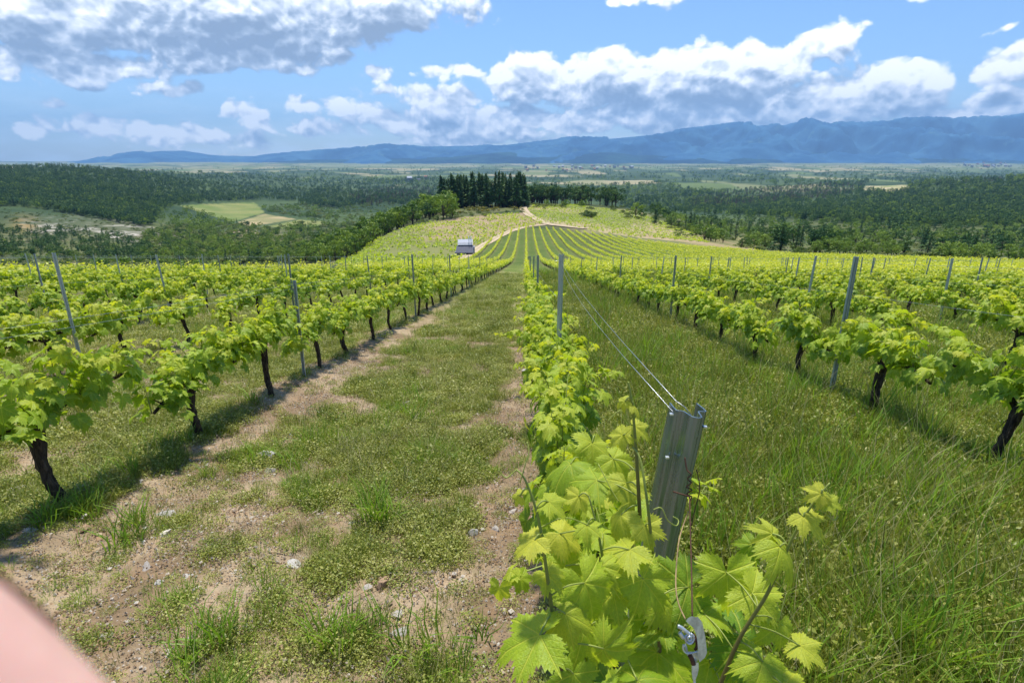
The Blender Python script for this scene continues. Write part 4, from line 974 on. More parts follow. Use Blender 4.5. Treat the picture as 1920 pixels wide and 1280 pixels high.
by_px('brown', [(1720,332),(1960,318),(1960,334),(1740,352)], 200, (11, 15), 900, 5000, 'bwood'); by_px('light', RF, 350, (8, 12), 560, 5000, 'rwood'); by_px('broad', RF, 1300, (9, 14), 560, 5000, 'rwood'); by_px('light', [(1180,376),(1500,372),(1500,392),(1200,392)], 120, (9, 14), 560, 5000, 'rwood')
FL = [(-60,296),(0,299),(150,305),(300,315),(420,322),(560,331),(640,338),(700,346),(640,354),(600,362),(590,378),(480,376),(345,382),(300,395),(290,420),(270,426),(150,404),(60,389),(-60,386)]
by_px('pine', FL, 6800, (9, 13), 500, 5200, 'lwood')
by_px('pine', [(-60,430),(40,428),(150,430),(240,446),(285,470),(270,492),(-60,500)], 420, (5, 8), 300, 900, 'lpines'); by_px('broad', [(-60,450),(285,462),(285,498),(-60,502)], 70, (3, 6), 240, 700, 'lpines')
SCR = [(270,436),(345,420),(440,420),(520,430),(640,395),(720,372),(760,386),(700,420),(640,445),(600,492),(260,500)]
by_px('shrub', SCR, 1500, (1.8, 4.4), 240, 2000, 'lscrub'); by_px('broad', SCR, 420, (3.5, 8), 240, 2000, 'lscrub'); by_px('pine', SCR, 110, (5, 9), 240, 2000, 'lscrub'); by_px('light', SCR, 200, (3.5, 7), 240, 2000, 'lscrub')
by_px('shrub', [(0,392),(150,405),(300,432),(380,440),(400,470),(240,455),(0,432)], 190, (1.2, 3), 300, 1800, 'scar'); by_px('shrub', [(-60,470),(640,470),(640,500),(-60,505)], 240, (1.6, 3.2), 200, 600, 'lscrub')
by_px('broad', FL, 700, (8, 12), 500, 5200, 'lwood'); by_px('broad', [(290,395),(340,385),(440,418),(400,440),(300,424)], 90, (6, 10), 400, 2000, 'lwood')
MF = [(560,376),(620,340),(820,330),(830,395),(700,380),(640,392),(560,384)]
by_px('pine', MF, 1300, (11, 15), 500, 5200, 'mwood'); by_px('brown', [(640,372),(700,352),(820,352),(826,372),(700,388)], 260, (11, 15), 500, 4000, 'mwood'); by_px('broad', MF, 200, (8, 12), 500, 4000, 'mwood')
GAP = [(488,388),(600,377),(720,374),(660,400),(616,412),(560,409),(500,397)]
by_px('shrub', GAP, 260, (2.5, 5), 400, 2600, 'lscrub'); by_px('broad', GAP, 160, (5, 9), 400, 2600, 'lscrub')
VF = [(300,318),(700,312),(1960,309),(1960,345),(1500,350),(1180,384),(1150,392),(990,350),(560,345)]
_n0 = len(TREES); by_px('broad', VF, 1700, (15, 24), 1500, 11000, 'plain'); by_px('pine', VF, 1700, (15, 24), 1500, 11000, 'plain')
def masked(t):
    k, x, y, h, gr = t; px, py, z = proj(np.array([x, y, Hs(x, y)]))
    if math.hypot(x, y) > 900 and any(bool(inpoly(np.array([px]), np.array([py+.3]), P)[0]) for P in (MEADOW, MEADOW2, TAN1, TAN2, CLEAR)): return True
    if gr == 'plain':
        cell = float(vn(np.floor(x/260+.4*fbm(x/500, y/500, 50, 2)), np.floor(y/520+.3*fbm(x/500, y/500, 51, 2)), 52)); wood = float(fbm(x/700, y/1500, 54, 5, .6))
        if cell > .62-.34*float(sst(3500, 9500, y)) and wood < .58-.1*float(sst(4500, 9000, y)): return True
    return px < -80 or px > 2000
TREES = [t for t in TREES if not masked(t)]
TREES = [(('round',)+t[1:]) if t[0] == 'pine' and rt_.rand() < .55 else t for t in TREES]
print('trees', len(TREES))
LAB = {
 'grove': ('tall dark pine in the dense grove left of the track on the hill', 'tall pines of the dark grove'), 'grove2': ('dark pine in the lower line of trees behind the hilltop', 'pines behind the hilltop'),
 'clump': ('dark pine in the clump at the right end of the hilltop', 'clump of dark pines on the hilltop'), 'belt': ('lush %s in the green belt below the brown plot', 'trees of the green belt left of the vineyard'),
 'gorse': ('low %s with yellowish tint on the bank below the pine grove', 'bushes under the pine grove'), 'hilltop': ('small %s on the hilltop beside the track', 'bushes on the hilltop'), 'slope': ('low %s on the dry slope right of the hilltop', 'bushes on the dry slope'),
 'lone': ('lone rounded tree standing on the bare slope right of the track', None), 'edge': ('%s just beyond the right edge of the vineyard', 'trees along the right edge of the vineyard'), 'mid': ('%s in the wooded hollow right of the hill', 'trees in the hollow on the right'),
 'rwood': ('dark green %s in the forest on the right', 'forest trees on the right'), 'bwood': ('brownish %s in the forest on the right', 'brownish forest trees'), 'lwood': ('dark %s in the forest on the left hillside', 'forest trees on the left hillside'),
 'lpines': ('mid green %s in the hollow at the far left', 'young trees at the far left'), 'lscrub': ('%s among the scrub in the left valley', 'scrub of the left valley'), 'scar': ('low %s on the pale rocky slope at the left', 'bushes on the rocky slope'), 'mwood': ('%s in the woods left of the pine grove', 'woods left of the grove'), 'plain': ('%s on the far plain', 'trees of the far plain')}
WORD = {'pine': 'pine tree', 'round': 'rounded pine', 'grove': 'pine tree', 'brown': 'pine tree', 'broad': 'broadleaf tree', 'light': 'pale green tree', 'shrub': 'shrub', 'gorse': 'gorse bush'}
LIM = {'pine_tree': 280, 'broadleaf_tree': 290, 'shrub': 290, 'gorse_bush': 200}
def make_tree(k, x, y, h, gr):
    t, c = MESH[k][rt_.randint(len(MESH[k]))]; r = empty(KIND[k][0], (x, y, Hs(x, y)-.1), rt_.rand()*6.28, h)
    w = rt_.uniform(.85, 1.25); r.scale = (h*w, h*w, h)
    if k in ('shrub', 'gorse'): r.scale = (h*w*1.3, h*w*1.3, h)
    a = bpy.data.objects.new('trunk' if k not in ('shrub', 'gorse') else 'stems', t); b_ = bpy.data.objects.new('crown', c); link(a, r); link(b_, r)
    lb, gp = LAB[gr]; tag(r, lb % WORD[k] if '%s' in lb else lb, {'pine_tree': 'pine tree', 'broadleaf_tree': 'tree', 'shrub': 'shrub', 'gorse_bush': 'bush'}[KIND[k][0]], (gp+', '+WORD[k]) if gp else None); return r
# geometry node scatter for what nobody could count
def scatter(name, pts, rot, scl, idx, protos, label, cat):
    col = bpy.data.collections.new(name+'_kinds')
    for i, ms in enumerate(protos):
        o = bpy.data.objects.new('%s_%02d' % (name, i), ms); col.objects.link(o)
    me = bpy.data.meshes.new(name); me.vertices.add(len(pts)); me.vertices.foreach_set('co', np.asarray(pts, np.float32).ravel())
    for nm, ty, arr, fld in (('rot', 'FLOAT_VECTOR', rot, 'vector'), ('scl', 'FLOAT_VECTOR', scl, 'vector'), ('idx', 'INT', idx, 'value')):
        a = me.attributes.new(nm, ty, 'POINT'); a.data.foreach_set(fld, np.asarray(arr, np.int32 if ty == 'INT' else np.float32).ravel())
    o = link(bpy.data.objects.new(name, me)); ng = bpy.data.node_groups.new(name, 'GeometryNodeTree')
    ng.interface.new_socket('Geometry', in_out='INPUT', socket_type='NodeSocketGeometry'); ng.interface.new_socket('Geometry', in_out='OUTPUT', socket_type='NodeSocketGeometry')
    N = ng.nodes.new; gi, go, ci, ip = N('NodeGroupInput'), N('NodeGroupOutput'), N('GeometryNodeCollectionInfo'), N('GeometryNodeInstanceOnPoints')
    ci.inputs['Collection'].default_value = col; ci.inputs['Separate Children'].default_value = True; ci.inputs['Reset Children'].default_value = True
    def att(nm, ty):
        x = N('GeometryNodeInputNamedAttribute'); x.data_type = ty; x.inputs['Name'].default_value = nm; return [q for q in x.outputs if q.name == 'Attribute' and q.enabled][0]
    L = ng.links.new; L(gi.outputs[0], ip.inputs['Points']); L(ci.outputs[0], ip.inputs['Instance']); ip.inputs['Pick Instance'].default_value = True
    L(att('idx', 'INT'), ip.inputs['Instance Index']); L(att('rot', 'FLOAT_VECTOR'), ip.inputs['Rotation']); L(att('scl', 'FLOAT_VECTOR'), ip.inputs['Scale']); L(ip.outputs[0], go.inputs[0])
    md = o.modifiers.new('scatter', 'NODES'); md.node_group = ng
    return tag(o, label, cat, kind='stuff')
for nm in LIM:
    L_ = sorted([t for t in TREES if KIND[t[0]][0] == nm], key=lambda t: -t[3]/t[2]); ind, rest = L_[:LIM[nm]], L_[LIM[nm]:]
    for t in ind: make_tree(*t)
    if not rest: continue
    ks = sorted({t[0] for t in rest}); protos = []; off = {}
    for k in ks:
        off[k] = len(protos)
        for (t, c) in MESH[k]:
            me = c.copy(); me.name = 'crown_and_trunk'
            protos.append(c)
    A = np.array([(t[1], t[2], t[3]) for t in rest]); Z = H(A[:, 0], A[:, 1])-.1; n = len(rest)
    idx = [off[t[0]]+rt_.randint(len(MESH[t[0]])) for t in rest]; w = rt_.uniform(.9, 1.3, n)*(1.3 if nm == 'shrub' else 1)
    scatter({'pine_tree': 'pine_forest', 'broadleaf_tree': 'broadleaf_woodland', 'shrub': 'scrub', 'gorse_bush': 'gorse'}[nm], np.stack([A[:, 0], A[:, 1], Z], 1), np.stack([0*w, 0*w, rt_.rand(n)*6.28], 1), np.stack([A[:, 2]*w, A[:, 2]*w, A[:, 2]], 1), idx, protos,
            {'pine_tree': 'dark pine forest covering the hillsides left and right and the plain', 'broadleaf_tree': 'green broadleaf woodland spread over the valley', 'shrub': 'rough low scrub filling the valley floor', 'gorse_bush': 'gorse'}[nm], {'pine_tree': 'forest', 'broadleaf_tree': 'woodland', 'shrub': 'scrub', 'gorse_bush': 'gorse'}[nm])
_byg = {}
for o in S.objects:
    if o.parent is None and o.get('category') in ('pine tree', 'tree', 'shrub', 'bush') and o.get('group'): _byg.setdefault(o['group'], []).append(o)
for gp, L_ in _byg.items():
    if 1 < len(L_) <= 60:
        L_.sort(key=lambda o: float(proj(np.array([o.location.x, o.location.y, o.location.z]))[0]))
        for i, o in enumerate(L_): o['label'] = '%s, %s from the left' % (o['label'], ordn(i))
# the rounded bright bush and the row of bushes behind the field at the left
for px, Y, h, lb in ((200, 118, 8.5, 'bright green rounded tree rising behind the left end of the vineyard'), (345, 150, 8, 'low spreading yellow green tree behind the left part of the vineyard'), (405, 160, 7.5, 'flat topped green tree right of the low spreading one')):
    q = ray(px, 440); r = make_tree('broad', Y*q[0]/q[1], Y, h, 'lone'); r.location[2] = Hs(*r.location[:2])-.1; r.scale = (h*1.5, h*1.5, h); r['label'] = lb

# ------------------------------------------------------------------ cabin, far houses
M['roof_light'] = plain('pale_metal_roof', (.34, .38, .45), .6, 0, 3, .08); M['roof_grey'] = plain('grey_metal_roof', (.07, .08, .115), .75, 0, 3, .12)
M['wall_pale'] = plain('pale_wall', (.34, .31, .26), .9, 0, 2, .1); M['dark'] = plain('dark_opening', (.03, .03, .03), .8, 0, 2, .1); M['tile'] = plain('clay_tiles', (.35, .15, .09), .9, 0, 2, .2)
cb = hit(872, 479, 80); print('cabin', cb); sc_ = 33*cb[1]/FPX*1.02
def slab(pts, th):
    a = np.array(pts, float); b_ = a-[0, 0, th]; V = np.concatenate([a, b_]); return V, np.array([[0, 1, 2, 3], [7, 6, 5, 4], [0, 4, 5, 1], [1, 5, 6, 2], [2, 6, 7, 3], [3, 7, 4, 0]])
rc = empty('cabin', cb+[0, 0, 0], R(3)); w = sc_/2; d = sc_*.8
g = Geo(); cube(g, (0, d*.45, sc_*.10), (w*1.7, d*.8, sc_*.30)); g.obj('wall', M['wall_pale'], rc, False)
g = Geo(); V, F = slab([(-w*1.05, -d*.15, sc_*.17), (w*.95, -d*.15, sc_*.17), (w*.93, d*.5, sc_*.50), (-w*.93, d*.5, sc_*.50)], .06); g.add(V, F); g.obj('lower_roof', M['roof_grey'], rc, False)
g = Geo(); V, F = slab([(-w*.84, d*.46, sc_*.54), (w*.84, d*.46, sc_*.54), (w*.84, d*.95, sc_*.80), (-w*.84, d*.95, sc_*.80)], .06); g.add(V, F); g.obj('upper_roof', M['roof_light'], rc, False)
g = Geo(); cube(g, (0, d*.75, sc_*.38), (w*1.6, d*.36, sc_*.48)); g.obj('upper_wall', M['wall_pale'], rc, False)
g = Geo()
for x in (-w*.9, -.1*w, w*.85): cube(g, (x, -d*.1, sc_*.08), (.12, .12, sc_*.16))
g.obj('porch_posts', M['wall_pale'], rc, False)
for x in (.42*w, .66*w):
    g = Geo(); v, f, uv = tube([[x, d*.62, sc_*.5], [x, d*.62, sc_*1.02]], .09, 8); g.add(v, f, uv); g.obj('chimney_pipe', M['zinc'], rc)
g = Geo(); cube(g, (.1*w, d*.045, sc_*.1), (w*.5, .05, sc_*.22)); g.obj('door', M['dark'], rc, False)
g = Geo(); cube(g, (w*.98, d*.62, sc_*.22), (w*.14, d*.5, sc_*.42)); g.obj('side_lean_to', M['roof_light'], rc, False)
tag(rc, 'small cabin with pale upper roof and grey lower roof beside the track', 'cabin')
for (px, py, lb) in ((857, 476, 'white crate standing left of the cabin porch'), (866, 474.5, 'white crate standing in front of the cabin porch')):
    q = hit(px, py+1.5, 80); r = empty('crate', q); g = Geo(); cube(g, (0, 0, .35), (1.0, .8, .7)); g.obj('box', M['wall_pale'], r, False); g = Geo(); cube(g, (0, 0, .73), (1.1, .9, .06)); g.obj('lid', M['roof_light'], r, False); tag(r, lb, 'crate')
wm = []; 
for mt in ('wall_pale', 'tile', 'roof_grey'):
    pass
gw = Geo(); cube(gw, (0, 0, .3), (1, .7, .6)); wmesh = gw.mesh('wall', M['wall_pale'], False)
gr_ = Geo(); gr_.add(np.array([[-.55, -.42, .58], [.55, -.42, .58], [.55, .42, .58], [-.55, .42, .58], [-.55, 0, .9], [.55, 0, .9]]), [np.array([[0, 1, 5, 4], [2, 3, 4, 5], [3, 2, 1, 0]]), np.array([[0, 4, 3], [1, 2, 5]])])
rm = [gr_.mesh('roof', M[k], False) for k in ('tile', 'roof_grey', 'roof_light')]
rh = np.random.RandomState(4); hs = [(rh.uniform(985, 1075), rh.uniform(313, 322)) for _ in range(14)]+[(rh.uniform(1020, 1200), rh.uniform(312, 321)) for _ in range(20)]+[(rh.uniform(1800, 1925), rh.uniform(306, 315)) for _ in range(26)]+[(rh.uniform(740, 800), rh.uniform(336, 342)) for _ in range(3)]
hp_, ok = hits([a for a, _ in hs], [b_ for _, b_ in hs], 2000, 14000)
for (x, y), o_, (px, _) in zip(hp_, ok, hs):
    if not o_ or y < 2400: continue
    r = empty('house', (x, y, Hs(x, y)+2), rh.uniform(-.6, .6), rh.uniform(14, 26)*(1 if y < 7000 else 1.4)); r.location[2] = Hs(x, y)+5
    link(bpy.data.objects.new('wall', wmesh), r); link(bpy.data.objects.new('roof', rm[rh.randint(3)]), r)
    wh = 'at the right edge of the plain' if px > 1500 else 'in the village behind the pine hill' if px > 900 else 'left of the pine grove'
    tag(r, 'tiny pale house among the far trees %s' % wh, 'house', 'distant houses '+wh)
# ------------------------------------------------------------------ grass, weeds and stones
M['grass'] = leafy('grass_blades', (.10, .15, .018), (.24, .29, .035), (.46, .43, .11), trans=.3, rough=.5, spec=.3, inst=.55)
M['bright_grass'] = leafy('bright_grass', (.12, .25, .02), (.24, .40, .03), (.42, .50, .08), trans=.35, inst=.35)
M['weed'] = leafy('weed_leaves', (.12, .17, .025), (.28, .32, .045), (.50, .49, .14), trans=.3, inst=.6)
M['straw'] = leafy('dry_stems', (.26, .24, .09), (.42, .38, .16), (.58, .54, .28), trans=.2, inst=.4)
M['stone'] = plain('pale_stone', (.38, .34, .29), .95, 0, 25, .45); M['stone_red'] = plain('ochre_stone', (.34, .22, .13), .95, 0, 12, .35); M['stone_white'] = plain('white_quartz', (.46, .43, .38), .9, 0, 25, .3)
def blades(rs, n, h, spread, w, lean=.5, droop=.35, tip_age=.5):
    g = Geo(); a = rs.rand(n)*6.28; r = spread*np.sqrt(rs.rand(n)); x, y = r*np.cos(a), r*np.sin(a); hh = h*rs.uniform(.5, 1.1, n); d = a+rs.normal(0, .9, n); ln = lean*rs.rand(n)
    V = []; tt = []
    for t, ww in ((0, 1), (.4, .9), (.75, .55), (1, .06)):
        cx = x+np.cos(d)*hh*(ln*t+droop*t*t*rs.rand()); cy = y+np.sin(d)*hh*(ln*t+droop*t*t); cz = hh*(t-.25*droop*t*t)-.01
        px_, py_ = -np.sin(d)*w*ww/2, np.cos(d)*w*ww/2
        V.append(np.stack([cx-px_, cy-py_, cz], 1)); V.append(np.stack([cx+px_, cy+py_, cz], 1))
    V = np.stack(V, 1); b_ = np.arange(n)[:, None, None]*8; F = (np.array([[0, 1, 3, 2], [2, 3, 5, 4], [4, 5, 7, 6]])[None]+b_).reshape(-1, 4)
    age = np.tile([0, 0, .3, .3, .6, .6, 1, 1], n)*tip_age; rn = np.repeat(rs.rand(n), 8)
    g.add(V.reshape(-1, 3), F, None, np.stack([rn, age], 1)); return g
def weedg(rs, n, rad, h, leafs=.012):
    g = Geo(); a = rs.rand(n)*6.28; r = rad*np.sqrt(rs.rand(n)); P = np.stack([r*np.cos(a), r*np.sin(a), h*rs.rand(n)*(1-.5*r/rad)+.005], 1)
    kites(g, P, rs.normal(0, .55, (n, 3))+[0, 0, .9], rs.normal(0, 1, (n, 3)), leafs*rs.uniform(.6, 1.4, n), np.stack([rs.rand(n), rs.rand(n)*.9], 1), 0, .75)
    b2 = blades(rs, n//7, h*1.1, rad, .0016, .4); g.add(b2.v[0], b2.f, None, b2.t[0]); return g
rs = np.random.RandomState(9)
GP = [blades(rs, 46, .075, .09, .003).mesh('grass', M['grass'], True), blades(rs, 56, .10, .11, .003, .6).mesh('grass', M['grass'], True), blades(rs, 38, .15, .09, .0034, .5, .5).mesh('grass', M['grass'], True),
      blades(rs, 16, .20, .05, .007, .45, .55, .3).mesh('grass', M['bright_grass'], True), blades(rs, 30, .13, .07, .004, .5).mesh('grass', M['bright_grass'], True),
      weedg(rs, 170, .09, .05).mesh('weed', M['weed'], False), weedg(rs, 220, .12, .08, .015).mesh('weed', M['weed'], False), weedg(rs, 120, .07, .03, .009).mesh('weed', M['grass'], False),
      blades(rs, 5, .22, .10, .0022, .7, .4).mesh('straw', M['straw'], True), blades(rs, 7, .07, .08, .002, 3., .1).mesh('straw', M['straw'], True)]
def litter(rs, n, rad):     # crumbs of earth and gravel
    g = Geo(); o = np.array([[1,0,0],[-1,0,0],[0,1,0],[0,-1,0],[0,0,1],[0,0,-1]], float); F = np.array([[0,2,4],[2,1,4],[1,3,4],[3,0,4],[2,0,5],[1,2,5],[3,1,5],[0,3,5]])
    for i in range(n):
        a = rs.rand()*6.28; r = rad*math.sqrt(rs.rand()); s = rs.uniform(.0025, .007)*(2 if rs.rand() < .06 else 1); V = o*s*rs.uniform(.5, 1.3, (6, 3)); g.add(V+[r*math.cos(a), r*math.sin(a), s*.3], F, None, [(rs.rand(), rs.rand())])
    return g
M['crumb'] = leafy('gravel_crumbs', (.28, .17, .09), (.42, .29, .17), (.62, .56, .46), trans=0, rough=.95, spec=.1, inst=.3)
CR = [litter(rs, 55, .13).mesh('gravel', M['crumb'], False) for _ in range(3)]
def ring(n, r0, r1, ax=.86):
    r = np.sqrt(rs.uniform(r0*r0, r1*r1, n)); a = rs.uniform(-ax, ax, n); return r*np.sin(a), r*np.cos(a)
PX, PY, SC, IX = [], [], [], []
for n, r0, r1, s in ((34000, .75, 4.5, 1.0), (31000, 4.5, 10, 1.15), (20000, 10, 22, 1.7), (15000, 22, 48, 2.6)):
    x, y = ring(n, r0, r1, 1.15 if r1 < 12 else .86); c = cover(x, y); n2 = fbm(x*.8, y*.8, 91, 4); right = sst(.45, 1.0, x); keep = rs.rand(n) < np.clip((c-.16)*1.35, .15, 1); 
    u = rs.rand(n); kind = np.where(u < .30, 0, np.where(u < .5, 1, np.where(u < .54, 2, np.where(u < .72, 5, np.where(u < .84, 6, np.where(u < .92, 7, 8))))))
    lush = n2+.10*right+.06*(rowdist(x) < .5); kind = np.where((lush > .60) & (u < .25), 4, kind); kind = np.where((lush > .64) & (u > .97), 3, kind); kind = np.where((rs.rand(n) < .05*(1-right)), 9, kind)
    kind = np.where((x > .5) & (u > .34) & (u < .48), 6, kind); kind = np.where((x > .5) & (u > .60) & (u < .70), 4, kind); kind = np.where((x > .5) & (u > .9) & (u < .96), 2, kind); kind = np.where((x > .5) & (u > .52) & (u < .56), 2, kind); kind = np.where((x > .5) & (u < .16), 5, kind); kind = np.where((x > .5) & (u > .985), 3, kind); kind = np.where((x < .3) & (c < .45) & (rs.rand(n) < .5), 9, kind)
    kind = np.where((x < .4) & (rs.rand(n) < .30), rs.choice([8, 9, 6, 5], n), kind); kind = np.where((x > .4) & (rs.rand(n) < .10), rs.choice([8, 6], n), kind)
    e = in_field(x, y); keep &= e
    sc = s*rs.uniform(.6, 1.25, n)*(.6+.6*c)*(.85+.22*right)
    PX.append(x[keep]); PY.append(y[keep]); SC.append(sc[keep]); IX.append(kind[keep])
# clumps of tall grass seen in the photograph
for px, py, n, s in ((365,760,5,1.1),(240,905,6,1.1),(255,1000,8,1.2),(160,980,6,1.0),(545,870,4,1),(700,980,6,1.3),(1700,1250,10,1.5),(1660,1230,8,1.4),(1000,660,3,1),(560,610,3,1),(650,1190,8,1.1),(380,1230,8,1.2),(780,1240,5,1.2),(850,1260,6,1),(380,640,6,.9),(1480,930,8,1.3),(1640,840,6,1.2),(1850,890,10,1.3),(1530,1000,9,1.5),(1780,1000,8,1.3),(480,765,6,1.1),(330,850,6,1.0),(95,995,9,1.1)):
    q = hit(px, py, .6, 60)
    PX.append(q[0]+rs.normal(0, .06, n)); PY.append(q[1]+rs.normal(0, .06, n)); SC.append(s*rs.uniform(.7, 1.1, n)); IX.append(np.where(rs.rand(n) < .6, 3, 2))
PX, PY, SC, IX = map(np.concatenate, (PX, PY, SC, IX)); n = len(PX); print('tufts', n)
scatter('grass', np.stack([PX, PY, H(PX, PY)], 1), np.stack([-R(4)+rs.normal(0, .12, n), rs.normal(0, .12, n), rs.rand(n)*6.28], 1), np.stack([SC, SC, SC*rs.uniform(.7, 1.25, n)*(1+.45*sst(.5, 1, PX))], 1), IX, GP, 'mixed grass, weeds and dry stems covering the lanes between the vine rows', 'grass')
x, y = ring(7500, .85, 9); c = cover(x, y); k = rs.rand(len(x)) < np.clip(1.15-c*1.25, .05, 1); x, y = x[k], y[k]; n = len(x); s = rs.uniform(.6, 1.3, n)
scatter('gravel', np.stack([x, y, H(x, y)], 1), np.stack([0*x, 0*x, rs.rand(n)*6.28], 1), np.stack([s, s, s], 1), rs.randint(0, 3, n), CR, 'crumbs of tan earth and fine gravel on the bare patches', 'gravel')
def stone(seed, flat):
    rs2 = np.random.RandomState(seed); th = np.linspace(0, math.pi, 9); ph = np.linspace(0, 2*math.pi, 13)[:-1]; T_, P_2 = np.meshgrid(th, ph, indexing='ij')
    V = np.stack([np.sin(T_)*np.cos(P_2), np.sin(T_)*np.sin(P_2), np.cos(T_)], -1).reshape(-1, 3)
    for _ in range(14):
        d = rs2.normal(0, 1, 3); d /= np.linalg.norm(d); m_ = V@d; lim = rs2.uniform(.32, .72); V = V-np.clip(m_-lim, 0, None)[:, None]*d*.98
    V = V*[1, rs2.uniform(.6, .85), flat]+rs2.normal(0, .012, V.shape); i = np.arange(8)[:, None]*12; j = np.arange(12)[None, :]
    return Geo().add(V, np.stack([i+j, i+(j+1) % 12, i+12+(j+1) % 12, i+12+j], -1).reshape(-1, 4)[:, ::-1].copy())
SM = {c: [stone(i+q*7, f_).mesh('stone', M[m_], False) for i, f_ in enumerate((.45, .6, .35, .5))] for q, (c, m_) in enumerate((('grey', 'stone'), ('white', 'stone_white'), ('ochre', 'stone_red')))}
ST = [(846,832,24,'white','white lumpy stone in the middle of the left lane'),(888,1003,20,'white','white stone right of the lane centre, left of the near leaves'),(500,866,36,'white','long flat white stone in the left lane beside a tuft of dark grass'),(508,884,26,'grey','flat grey stone just below the long white one'),
 (262,862,24,'white','rounded white stone beside the second trunk from the camera'),(40,925,50,'white','large pale slab at the left edge behind the nearest left trunk'),(22,945,36,'grey','flat grey slab at the left edge below the large pale one'),(318,968,30,'white','pitted white stone between two grass patches at the left'),
 (162,1003,34,'ochre','tan flat stone right of the nearest left trunk'),(65,1012,18,'white','small white stone just left of the nearest left trunk'),(203,1190,20,'white','white angular stone near the pink fingertip'),(548,1062,26,'white','pale stone in the lower middle of the left lane'),
 (716,1108,40,'ochre','reddish flat stone with a twig beside it, low in the left lane'),(690,1112,22,'grey','dark edged flake beside the reddish flat stone'),(744,1155,28,'grey','pale brown block above the round white stone, lower centre'),(754,1184,32,'white','round white stone left of the near leaves, lower centre'),
 (720,1205,38,'ochre','tan angular block at the lower centre of the lane'),(630,1022,28,'ochre','orange flat stone in the bare patch of the left lane'),(275,1070,26,'grey','pale flat stone cluster piece left of the lane centre'),(348,1082,18,'white','small white stone below the lane centre patch'),
 (800,1030,22,'white','pale stone among grass below the lane centre'),(960,960,22,'grey','grey stone at the left foot of the near vine'),(930,995,24,'grey','brown grey stone at the bare strip left of the near vine'),(560,845,18,'grey','small grey stone up the left lane'),
 (205,940,26,'grey','grey flake stone on the tan strip right of the nearest left trunk'),(660,985,18,'grey','small grey stone left of the tall dark tuft'),(1430,1000,16,'grey','small grey stone in the grass right of the near post'),(765,760,18,'white','small white stone half way up the left lane'),(820,748,20,'white','pale stone at the bare patch half way up the lane'),
 (1010,745,18,'grey','small stone on the bare strip beside the central vines'),(985,700,20,'white','pale stone at the top of the bare strip beside the central vines'),(300,1100,20,'white','white stone left of the lower lane patch'),(460,1180,18,'grey','small grey stone in the lower left lane'),(560,1230,22,'ochre','tan stone at the bottom of the left lane'),(395,800,18,'grey','small pale stone near the third left trunk'),(1740,880,16,'grey','small stone in the grass of the right lane')]
for px, py, sz, c, lb in ST:
    q = hit(px, py, .6, 60); dz = float(proj(q)[2]); s = sz*dz/FPX/2*1.6; o = link(bpy.data.objects.new('stone', SM[c][rs.randint(4)])); o.location = (q[0], q[1], Hs(q[0], q[1])+s*.04); o.scale = (s, s, s); o.rotation_euler = (-R(6), rs.normal(0, .1), rs.rand()*3.1)
    tag(o, lb, 'stone', 'loose stones on the vineyard floor')
g = Geo(); n = 0
for _ in range(1300):
    x, y = (float(a[0]) for a in ring(1, 1.0, 11)); 
    if cover(np.array([x]), np.array([y]))[0] > rs.uniform(.4, .9): continue
    m_ = SM['grey'][rs.randint(4)]; V = np.array([v.co for v in m_.vertices]); s = rs.uniform(.008, .032)*(1.6 if rs.rand() < .15 else 1); a = rs.rand()*6.28; V = V@np.array([[math.cos(a), math.sin(a), 0], [-math.sin(a), math.cos(a), 0], [0, 0, 1]])*s+[x, y, Hs(x, y)+s*.2]
    g.add(V, np.array([list(p.vertices) for p in m_.polygons]), None, [(rs.rand(), rs.rand())])
tag(g.obj('pebbles', M['crumb'], smooth=False), 'scattered small pale pebbles on the bare earth', 'pebbles', kind='stuff')
for (a, b_, lb) in (((652, 1135), (780, 1086), 'thin dry twig lying across the reddish stone'), ((352, 1160), (402, 1142), 'short pale twig in the lower left grass')):
    p, q = hit(*a, .6, 60), hit(*b_, .6, 60); p[2] += .03; q[2] += .04; v, f, uv = tube(spline([p, (p+q)/2+[.01, .01, .015], q], 6), np.linspace(.003, .0012, 13), 5, wob=.4, seed=2); tag(Geo().add(v, f, uv).obj('twig', M['tan_wire']), lb, 'twig')

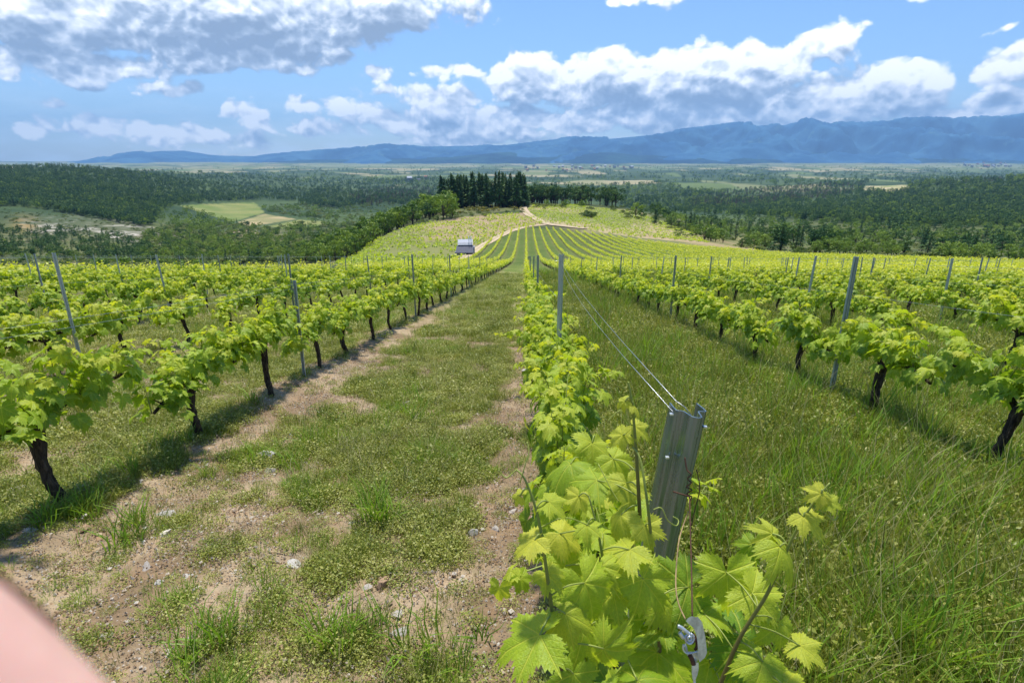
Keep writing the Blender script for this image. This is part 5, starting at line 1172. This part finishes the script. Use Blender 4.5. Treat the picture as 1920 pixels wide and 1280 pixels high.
# ------------------------------------------------------------------ the fingertip in the corner
m, b = newmat('skin'); tc = b.n('ShaderNodeTexCoord'); nz = b.rng(b.noise(tc.outputs['Object'], 90, 5, .6), .3, .7); c = b.mix(nz, (.62, .35, .28), (.72, .45, .37)); p = b.n('ShaderNodeBsdfPrincipled'); b.put(p.inputs['Base Color'], c); p.inputs['Roughness'].default_value = .5
p.inputs['Subsurface Weight'].default_value = .5; p.inputs['Subsurface Scale'].default_value = .004; surf(m, b, p.outputs[0]); M['skin'] = m
D = .036; c0 = at(-134-165, 1418-90, D); ax = _R*.71-_U*.70+_F*.05; ax /= np.linalg.norm(ax); side = np.cross(ax, _F); side /= np.linalg.norm(side); dep = np.cross(side, ax)
r0 = 300*D/FPX; prof = [(-.985, .12), (-.93, .36), (-.8, .60), (-.6, .80), (-.3, .95), (0, 1), (.6, 1.0), (1.3, .97), (2.0, .95), (2.6, .98), (3.2, 1.05), (4.2, 1.08), (5.5, 1.05)]
V = []; n = 24; th = np.arange(n)*2*math.pi/n
for t, rr in prof: V.append(c0+ax*t*r0+np.cos(th)[:, None]*side*rr*r0+np.sin(th)[:, None]*dep*rr*r0*.86)
V = np.concatenate(V); mm = len(prof); i = np.arange(mm-1)[:, None]*n; j = np.arange(n)[None, :]; F = np.stack([i+j, i+(j+1) % n, i+n+(j+1) % n, i+n+j], -1).reshape(-1, 4)
g = Geo().add(V, [F, np.arange(n)[None, ::-1].copy(), (np.arange(n)+(mm-1)*n)[None]]); fo = g.obj('person', M['skin']); ms_ = fo.modifiers.new('smooth', 'SUBSURF'); ms_.levels = 2; ms_.render_levels = 2
tag(fo, 'blurred pink fingertip of the person holding the camera, in the lower left corner', 'person')
M['nail'] = plain('finger_nail', (.9, .66, .6), .3, 0, 50, .05); V = []
for t in np.linspace(-.75, .5, 7):
    for a in np.linspace(-.9, .9, 7): rr = np.interp(t, [q[0] for q in prof], [q[1] for q in prof])*1.02; V.append(c0+ax*t*r0+side*math.sin(a)*rr*r0+dep*math.cos(a)*rr*r0*.88*(1 if True else 0))
i = np.arange(6)[:, None]*7; j = np.arange(6)[None, :]; g = Geo().add(np.array(V), np.stack([i+j, i+j+1, i+j+8, i+j+7], -1).reshape(-1, 4)); g.obj('nail', M['nail'], fo)
